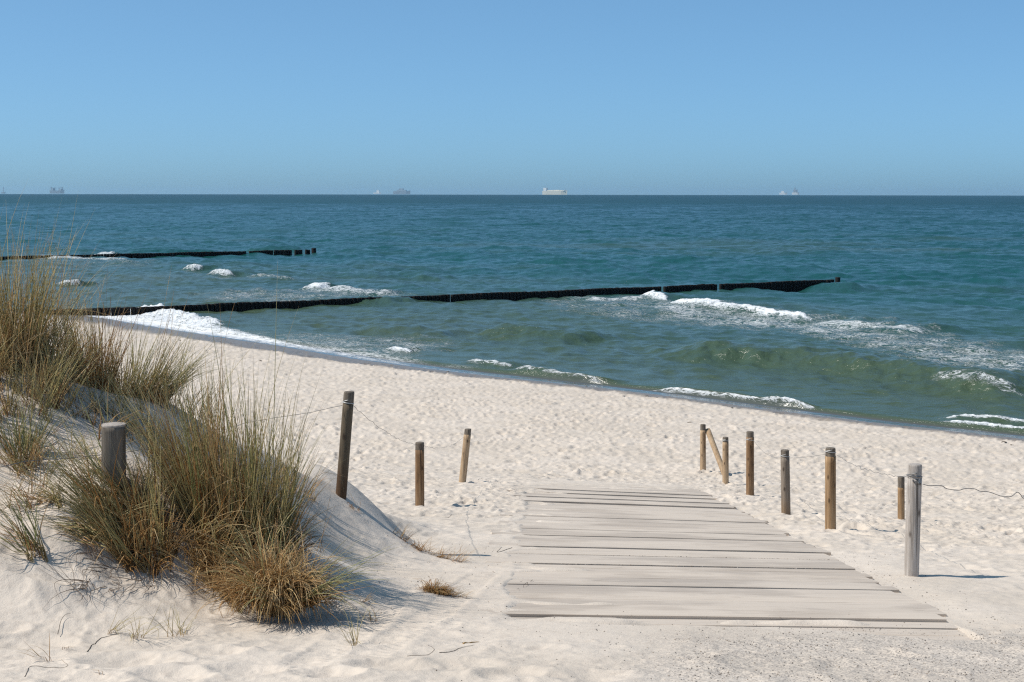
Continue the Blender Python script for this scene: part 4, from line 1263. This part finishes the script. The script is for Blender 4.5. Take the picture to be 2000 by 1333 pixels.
tuft(440, 1135, 'dry brown marram tuft hanging down the front of the sand mound', [
    (DR, 280, G_DRY, dict(spread=(0.36, 0.10, -0.55), length=0.42, lean=(0.35, -0.55), fan=0.3, jit=0.3, bend=(1.0, 0.45), kink=0.2)),
    (TH, 368, G_THATCH, dict(spread=(0.36, 0.10, -0.55), length=0.32, lean=(0.3, -0.5), fan=0.3, jit=0.4, bend=(1.2, 0.5), kink=0.3)),
    ('straw_green_blades', 52, G_OLIVE, dict(spread=(0.36, 0.12, -0.5), length=0.60, lean=(0.3, -0.4), fan=0.3, jit=0.3, bend=(0.9, 0.4))),
], 105)
# behind it on the dune
tuft(345, (840, 12.2), 'pale green marram tuft just behind the big upright tuft, against the beach', [
    (GL, 42, G_OLIVE, dict(spread=(0.20, 0.2), shoot=2, length=0.55, lean=(0.12, 0.0), fan=0.3, jit=0.2, bend=(0.2, 0.25), lsd=0.28)),
    (DR, 30, G_DRY, dict(spread=(0.20, 0.2), shoot=2, length=0.4, lean=(0.1, 0), fan=0.3, jit=0.25, bend=(0.3, 0.4), kink=0.15)),
], 106, stalks=[(8, 0.95, (0.3, 0.2), (0.05, 0), (0, 0))])
tuft(268, (768, 12.25), 'wind swept marram tuft leaning right on the dune crest before the swash', [
    (GL, 301, G_OLIVE, dict(spread=(0.22, 0.14), length=0.54, lean=(0.42, 0.0), fan=0.55, jit=0.2, bend=(0.28, 0.3), lsd=0.25)),
    ('fresh_blades', 138, G_GREEN, dict(spread=(0.20, 0.14), length=0.48, lean=(0.4, 0.0), fan=0.5, jit=0.22, bend=(0.3, 0.3), lsd=0.25)),
    (DR, 243, G_DRY, dict(spread=(0.22, 0.14), length=0.32, lean=(0.3, 0), fan=0.6, jit=0.3, bend=(0.6, 0.4), kink=0.2)),
    (TH, 243, G_THATCH, dict(spread=(0.22, 0.14), length=0.22, lean=(0.1, -0.1), fan=0.7, jit=0.4, bend=(0.9, 0.5), kink=0.3)),
], 107, stalks=[(8, 0.66, (0.2, 0.2), (0.35, 0), (0, 0))])
tuft(8, (708, 11.25), 'tallest straw coloured marram tuft, rising across the far groyne with many flower stalks', [
    (GL, 420, G_OLIVE, dict(spread=(0.30, 0.16), length=0.92, lean=(0.02, 0.0), fan=0.22, jit=0.13, bend=(0.18, 0.2), lsd=0.22)),
    (DR, 420, G_DRY, dict(spread=(0.30, 0.16), length=0.70, lean=(0.05, 0), fan=0.3, jit=0.2, bend=(0.3, 0.35), kink=0.15)),
    (TH, 225, G_THATCH, dict(spread=(0.30, 0.16), length=0.38, fan=0.5, jit=0.3, bend=(0.6, 0.4), kink=0.2)),
], 108, stalks=[(26, 0.98, (0.22, 0.2), (0.03, 0), (0, 0))])
tuft(95, (728, 11.55), 'loose brown stemmed marram tuft between the tall straw tuft and the crest tuft', [
    (GL, 136, G_OLIVE, dict(spread=(0.26, 0.16), length=0.68, lean=(0.06, 0.0), fan=0.25, jit=0.2, bend=(0.2, 0.25), lsd=0.3)),
    (DR, 179, G_DRY, dict(spread=(0.26, 0.16), length=0.50, lean=(0.05, 0), fan=0.3, jit=0.25, bend=(0.35, 0.4), kink=0.2)),
    (TH, 136, G_THATCH, dict(spread=(0.26, 0.16), length=0.36, fan=0.5, jit=0.4, bend=(0.7, 0.4), kink=0.2)),
], 109, stalks=[(14, 0.92, (0.22, 0.2), (0.06, 0), (0, 0))])
tuft(178, (745, 11.9), 'narrow bunch of upright brown marram stems standing before the groyne end', [
    (GL, 115, G_OLIVE, dict(spread=(0.14, 0.14), length=0.68, lean=(0.02, 0.0), fan=0.15, jit=0.14, bend=(0.15, 0.2), lsd=0.3)),
    (DR, 182, G_DRY, dict(spread=(0.14, 0.14), length=0.58, fan=0.2, jit=0.15, bend=(0.2, 0.25), kink=0.1)),
    (TH, 118, G_THATCH, dict(spread=(0.16, 0.14), length=0.40, fan=0.3, jit=0.3, bend=(0.5, 0.4), kink=0.2)),
], 110, stalks=[(10, 0.92, (0.12, 0.2), (0.0, 0), (0, 0))])
tuft(45, 905, 'small yellow green marram tuft in the shaded hollow of the dune', [
    (GL, 82, G_GREEN, dict(spread=(0.12, 0.14), length=0.42, fan=0.55, jit=0.25, bend=(0.4, 0.3))),
    (DR, 71, G_DRY, dict(spread=(0.14, 0.14), length=0.30, fan=0.6, jit=0.35, bend=(0.6, 0.4), kink=0.2)),
], 111)
tuft(60, 1078, 'sparse tuft of flat lying blades on the bright sand edge', [
    (GL, 34, G_GREEN, dict(spread=(0.10, 0.08), length=0.48, lean=(-0.8, 0.15), fan=0.6, jit=0.4, bend=(0.3, 0.3))),
    (DR, 26, G_DRY, dict(spread=(0.12, 0.08), length=0.34, lean=(-0.9, 0), fan=0.7, jit=0.5, bend=(0.6, 0.4))),
], 112)
tuft(150, 985, 'thin spread of yellow blades on the shaded dune left of the half buried post', [
    (GL, 60, G_OLIVE, dict(spread=(0.45, 0.30), length=0.46, lean=(-0.3, 0.0), fan=0.3, jit=0.5, bend=(0.5, 0.4))),
    (DR, 66, G_DRY, dict(spread=(0.5, 0.30), length=0.34, lean=(-0.3, 0), fan=0.4, jit=0.6, bend=(0.7, 0.4), kink=0.2)),
], 113)
tuft(70, 800, 'scattered grey blades in the shadow below the tall straw tuft', [
    (GL, 60, G_OLIVE, dict(spread=(0.55, 0.5), length=0.52, lean=(0.1, 0.0), fan=0.3, jit=0.35, bend=(0.3, 0.3))),
    (DR, 82, G_DRY, dict(spread=(0.6, 0.5), length=0.38, fan=0.4, jit=0.5, bend=(0.6, 0.5), kink=0.2)),
], 114, stalks=[(7, 0.8, (0.06, 0.05), (0.05, 0), (0, 0))])
tuft(575, 960, 'few single stalks rising beside the big upright tuft', [
    (GL, 10, G_GREEN, dict(spread=(0.09, 0.09), length=0.5, lean=(0.05, 0), fan=0.1, jit=0.10, bend=(0.1, 0.1))),
    (DR, 30, G_DRY, dict(spread=(0.14, 0.14), length=0.28, fan=0.4, jit=0.3, bend=(0.6, 0.4))),
], 115, stalks=[(5, 0.66, (0.012, 0.012), (0.02, 0), (0, 0))])
tuft(838, 1085, 'flattened dead grass fringe along the foot of the dune', [
    (DR, 110, G_DRY, dict(spread=(0.46, 0.07, -0.75), length=0.20, lean=(0.8, -0.5), fan=0.3, jit=0.5, bend=(0.6, 0.4), width=0.004)),
    (TH, 143, G_THATCH, dict(spread=(0.42, 0.06, -0.75), length=0.15, lean=(0.6, -0.6), fan=0.3, jit=0.5, bend=(0.8, 0.4), width=0.004, off=(-0.05, 0.05))),
], 116)
tuft(850, 1162, 'uprooted brown straw clump lying on the sand next to the boardwalk', [
    (TH, 420, G_THATCH, dict(spread=(0.085, 0.06), length=0.12, lean=(0.2, -0.1), fan=0.5, jit=0.9, bend=(1.6, 0.7), kink=0.4, width=0.0045, lift=0.02)),
    (DR, 82, G_DRY, dict(spread=(0.14, 0.05, -0.4), length=0.13, lean=(1.3, -0.4), fan=0.3, jit=0.4, bend=(0.6, 0.4), width=0.0045, off=(0.12, -0.05))),
], 117, name='straw_clump', cat='dead grass', group=None)
SPR = [(228, 1238, 'small green sprout bundle low on the bare sand slope', 0.28, 12), (285, 1245, 'spreading sprout with crossing stems below the sand mound', 0.30, 16), (345, 1240, 'yellowish sprout fan nearest the drooping tuft on bare sand', 0.26, 22),
       (110, 1272, 'single bent stem standing in a sand ripple', 0.24, 4), (82, 1292, 'tiny yellow sprout on bare sand beside the long bent strand', 0.20, 6), (215, 1318, 'two dead stems sticking out by the big footprint', 0.14, 3),
       (140, 1150, 'dark dead twig tuft on the sand left of the mound', 0.26, 14), (700, 1175, 'wispy dry sprout on sand between the drooping tuft and the straw clump', 0.18, 12), (735, 1215, 'low dry sprout right of the drooping tuft', 0.16, 14),
       (700, 1262, 'green blades lying in the tuft shadow near the boardwalk', 0.26, 14), (620, 985, 'short dry stems at the foot of the dark leaning post', 0.20, 16), (690, 990, 'trailing dry stems right of the dark leaning post', 0.22, 18)]
for i, (a, b, lab, L, n) in enumerate(SPR):
    green = i in (0, 1, 2, 9)
    tuft(a, b, lab, [(GL if green else DR, n, G_OLIVE if green else (G_ROOT if i == 6 else G_DRY), dict(spread=(0.05, 0.05) if n < 15 else (0.10, 0.07), length=L, lean=(0.1, 0.0), fan=0.4, jit=0.6, bend=(0.5, 0.5), kink=0.25, width=0.0042))],
         130 + i, group='sprouts on the bare sand', name='grass_sprout', cat='sprout')
for i, (a, b, dd, n) in enumerate(((110, 850, 10.9, 46), (185, 815, 11.3, 40), (30, 985, 9.8, 26), (255, 870, 11.2, 44), (310, 900, 11.4, 36), (130, 930, 10.2, 40), (60, 780, 11.0, 44), (225, 790, 11.7, 36), (20, 860, 10.5, 40))):
    tuft(a, (b, dd), 'sparse pale tuft of thin bent blades scattered over the shaded dune slope', [
        ('straw_green_blades', n, G_OLIVE, dict(spread=(0.26, 0.2), length=0.42, lean=(-0.05, 0), fan=0.3, jit=0.45, bend=(0.4, 0.4), shoot=3, width=0.006)),
        (DR, n, G_DRY, dict(spread=(0.28, 0.2), length=0.30, fan=0.4, jit=0.6, bend=(0.7, 0.5), kink=0.25, shoot=3, width=0.006))], 190 + i, group='sparse tufts scattered over the shaded dune slope')
# tufts just outside the frame that shade the dune
for i, (x, y, h) in enumerate(((-4.9, 13.0, 1.2), (-5.2, 11.6, 1.1), (-4.4, 10.4, 0.8), (-4.0, 12.4, 0.75), (-3.5, 10.9, 0.55))):
    labs = ['tall marram tuft on the dune top farther left than the straw coloured tuft', 'broad marram tuft behind the shaded hollow at the dune top', 'medium marram tuft left of the shaded hollow in the dune',
            'open tuft of drooping blades directly below the tall straw coloured tuft', 'short open tuft on the dune slope left of the half buried post']
    tuft(0, 0, labs[i], [(GL, 170, G_OLIVE, dict(spread=(0.4, 0.35), length=h, fan=0.3, jit=0.2, bend=(0.3, 0.3))),
                         (DR, 170, G_DRY, dict(spread=(0.4, 0.35), length=h * .65, fan=0.4, jit=0.3, bend=(0.5, 0.4), kink=0.2))], 160 + i, world=(x, y))

# bare roots hanging down the broken edge of the mound
rg = np.random.default_rng(77)
roots_px = [(x, y) for x, y in zip(rg.uniform(150, 330, 46), rg.uniform(1075, 1160, 46))]
c0 = pix_ground(250, 1120); c0[2] = gz(c0[0], c0[1])
m = MB()
for a, b in roots_px:
    p = pix_ground(a, b); n = 14; t = np.linspace(0, 1, n)
    L = rg.uniform(0.10, 0.34); dx = rg.normal(0.0, 0.28); cur = rg.normal(0, 0.06)
    x = p[0] + dx * L * t + cur * np.sin(t * 3) + 0.012 * fbm(t * 6 + a, t * 0 + b, 2); y = p[1] - L * t * rg.uniform(0.6, 1.1)
    z = ground_smooth(x, y) + 0.010 + 0.03 * np.sin(t * PI) * rg.uniform(0, 1)
    m.tube(np.stack([x, y, z], 1) - c0, 0.0022 * (1.2 - t), 4)
nv = m.n
o = obj('grass_roots', m.mesh('grass_roots', G_ROOT, True, {'along': np.linspace(0, 1, nv), 'tint': rg.uniform(0, 1, nv)}))
o.location = c0
tag(o, 'bare brown roots hanging down the broken sand edge under the leaning tuft', 'roots')

# sticks and strands lying about
stick = NT('driftwood_stick'); g = stick.noise(stick.coord(), 60.0, 3); stick.base(stick.ramp(g, [(0.3, (0.05, 0.035, 0.025)), (0.7, (0.16, 0.12, 0.085))])); stick.rough(0.85)
leafm = NT('dry_leaf'); leafm.base((0.33, 0.19, 0.05)); leafm.rough(0.8)


def strand(name, pts, r, label, cat, mat, group=None, lift=0.002):
    P = smooth_poly(np.array([pix_ground(a, b)[:2] for a, b in pts]), 22)
    z = gzv(P[:, 0], P[:, 1]) + lift
    inb = boards_cover(P[:, 0], P[:, 1]) > 0.5
    z = np.where(inb, plane(P[:, 0], P[:, 1]) + 0.022, z)
    Q = np.column_stack([P, z]); k = Q.mean(0)
    m = MB(); m.tube(Q - k, 0.5 * r * (1 - 0.6 * np.linspace(0, 1, 22)), 5)
    o = obj(name, m.mesh(name, mat)); o.location = k
    return tag(o, label, cat, group)


strand('twig', [(1040, 1138), (1030, 1143), (1018, 1151), (1010, 1156)], 0.004, 'thin bent twig lying on the left edge of the boardwalk', 'twig', stick.m)
strand('dry_leaf', [(905, 1261), (915, 1258), (925, 1256), (936, 1255)], 0.012, 'curled yellow leaf lying on sand in front of the boardwalk', 'leaf', leafm.m)
strand('grass_strand', [(858, 1275), (880, 1273), (900, 1268), (925, 1264)], 0.0035, 'long dark grass strand beside the curled yellow leaf', 'strand', stick.m)
strand('grass_strand', [(795, 1281), (830, 1279), (848, 1270), (835, 1262)], 0.0028, 'hooked grey strand on sand below the tuft shadow', 'strand', stick.m)
strand('twig', [(170, 1275), (185, 1255), (205, 1242), (240, 1237)], 0.0045, 'curved dark twig on the bare sand slope below the hanging roots', 'twig', stick.m)
strand('twig', [(113, 1245), (118, 1225), (126, 1210), (138, 1205)], 0.0045, 'forked dark twig standing above the sand ripple', 'twig', stick.m, lift=0.02)
strand('twig', [(48, 1322), (60, 1308), (95, 1307), (132, 1305), (120, 1292)], 0.003, 'long thin bent strand with a sharp kink on rippled sand', 'twig', stick.m)
strand('twig', [(1000, 1073), (972, 1082), (975, 1076), (980, 1070)], 0.005, 'short dark splinter at the left edge of the boardwalk', 'twig', stick.m)
strand('twig', [(862, 1007), (876, 1008), (882, 1005)], 0.010, 'dark flat seaweed strip on sand between brown post and boardwalk', 'strand', stick.m)
strand('twig', [(930, 940), (940, 935), (950, 939), (962, 942), (975, 941)], 0.009, 'kinked dark strip on sand right of the pale leaning post', 'strand', stick.m)

# seaweed and pebbles washed up along the water's edge
rg = np.random.default_rng(31)
lump = NT('washed_up_seaweed'); g = lump.noise(lump.coord(), 30.0, 3); lump.base(lump.ramp(g, [(0.3, (0.03, 0.022, 0.015)), (0.7, (0.13, 0.095, 0.06))])); lump.rough(0.8)
LP = [(1072, 744), (1083, 747), (1108, 750), (1117, 752), (1122, 748), (1145, 757), (1310, 772), (1322, 773), (1264, 776), (1284, 779), (875, 727), (948, 741), (350, 665), (430, 668), (405, 690), (508, 705), (1092, 814), (1348, 826), (1430, 799), (1975, 871), (1960, 866), (1900, 862)]
for i, (a, b) in enumerate(LP):
    p = pix_ground(a, b)
    m = MB(); th = np.arange(9) * 2 * PI / 9; R_ = rg.uniform(0.025, 0.065)
    hs = [0, .35, .75, 1.0]; sc = [1.0, 1.05, 0.7, 0.2]
    m.rings(np.array([np.stack([R_ * k * (1 + rg.normal(0, .16, 9)) * np.cos(th) * 1.4, R_ * k * (1 + rg.normal(0, .16, 9)) * np.sin(th), np.full(9, R_ * 0.62 * h) - 0.01], 1) for h, k in zip(hs, sc)]))
    o = obj('seaweed_clump', m.mesh('seaweed_clump', lump.m)); o.location = (p[0], p[1], gz(p[0], p[1])); o.rotation_euler[2] = rg.uniform(0, 6)
    tag(o, 'small dark seaweed clump scattered on the pale beach sand near the water', 'seaweed', 'seaweed clumps along the tide line')

# gravel over the near end of the boardwalk
rg = np.random.default_rng(41)
n = 5200
x = rg.uniform(-0.4, 3.6, n * 3); y = rg.uniform(7.2, 10.2, n * 3)
s_, _ = shore(x, y)
dens = sst(-0.1, 1.2, x - 0.3 + .5 * fbm(x * 1.1, y * 1.1, 2)) * (1 - sst(8.8, 9.5, y - .25 * sst(1, 3, x) + .3 * fbm(x * 1.7, y * 1.7, 2)))
dens = np.maximum(dens * (0.35 + 0.65 * sst(-.1, .3, fbm(x * 2.5, y * 2.5, 2))), 0.035)
for jy in [b[0] for b in main[2:6]]:
    pass
k = rg.uniform(0, 1, len(x)) < dens
x, y = x[k][:n], y[k][:n]
# grit caught in the open joints
gx = []; gy = []
for jy, gp, st in main:
    if abs(jy - main[4][0]) < .01 or abs(jy - main[3][0]) < .01:
        q = rg.uniform(np.polyval(BL, jy), np.polyval(BR, jy), 260); gx.append(q); gy.append(jy + rg.normal(0, 0.02, 260))
gx = np.concatenate(gx); gy = np.concatenate(gy)
# scattered specks along both sides
ey = rg.uniform(9.3, 15, 260); ex = np.polyval(BR, ey) + np.abs(rg.normal(0.12, 0.2, 260))
sx2 = rg.uniform(-1.6, 0.1, 320); sy2 = rg.uniform(9.6, 15, 320)
X = np.concatenate([x, gx, ex, sx2]); Y = np.concatenate([y, gy, ey, sy2])
Z = gzv(X, Y); inb = boards_cover(X, Y) > 0.5; Z = np.where(inb, plane(X, Y) + 0.008, Z)
N = len(X); R_ = 0.0016 + 0.0042 * rg.uniform(0, 1, N) ** 2.2
R_[len(x):] *= 1.25
oct_v = np.array([[1, 0, 0], [-1, 0, 0], [0, 1, 0], [0, -1, 0], [0, 0, 1], [0, 0, -1]], float)
oct_f = np.array([[0, 2, 4], [2, 1, 4], [1, 3, 4], [3, 0, 4], [2, 0, 5], [1, 2, 5], [3, 1, 5], [0, 3, 5]])
V = oct_v[None] * (R_[:, None, None] * rg.uniform(0.7, 1.3, (N, 6, 1))); ca = rg.uniform(0, 6.28, N)
Vx = V[..., 0] * np.cos(ca)[:, None] - V[..., 1] * np.sin(ca)[:, None]; Vy = V[..., 0] * np.sin(ca)[:, None] + V[..., 1] * np.cos(ca)[:, None]
V = np.stack([Vx + X[:, None], Vy + Y[:, None], V[..., 2] * 0.7 + Z[:, None] + R_[:, None] * 0.3], -1).reshape(-1, 3)
Fc = (oct_f[None] + (np.arange(N) * 6)[:, None, None]).reshape(-1, 3)
grm = NT('beach_gravel'); ti = grm.attr('tint')
grm.base(grm.ramp(ti, [(0.0, (0.05, 0.042, 0.036)), (0.4, (0.15, 0.13, 0.115)), (0.7, (0.27, 0.20, 0.14)), (1.0, (0.50, 0.46, 0.42))])); grm.rough(0.7)
tag(obj('gravel', new_mesh('gravel', V, Fc, grm.m, False, {'tint': np.repeat(rg.uniform(0, 1, N), 6)})), kind='stuff')
print('DONE objects', len(bpy.data.objects))
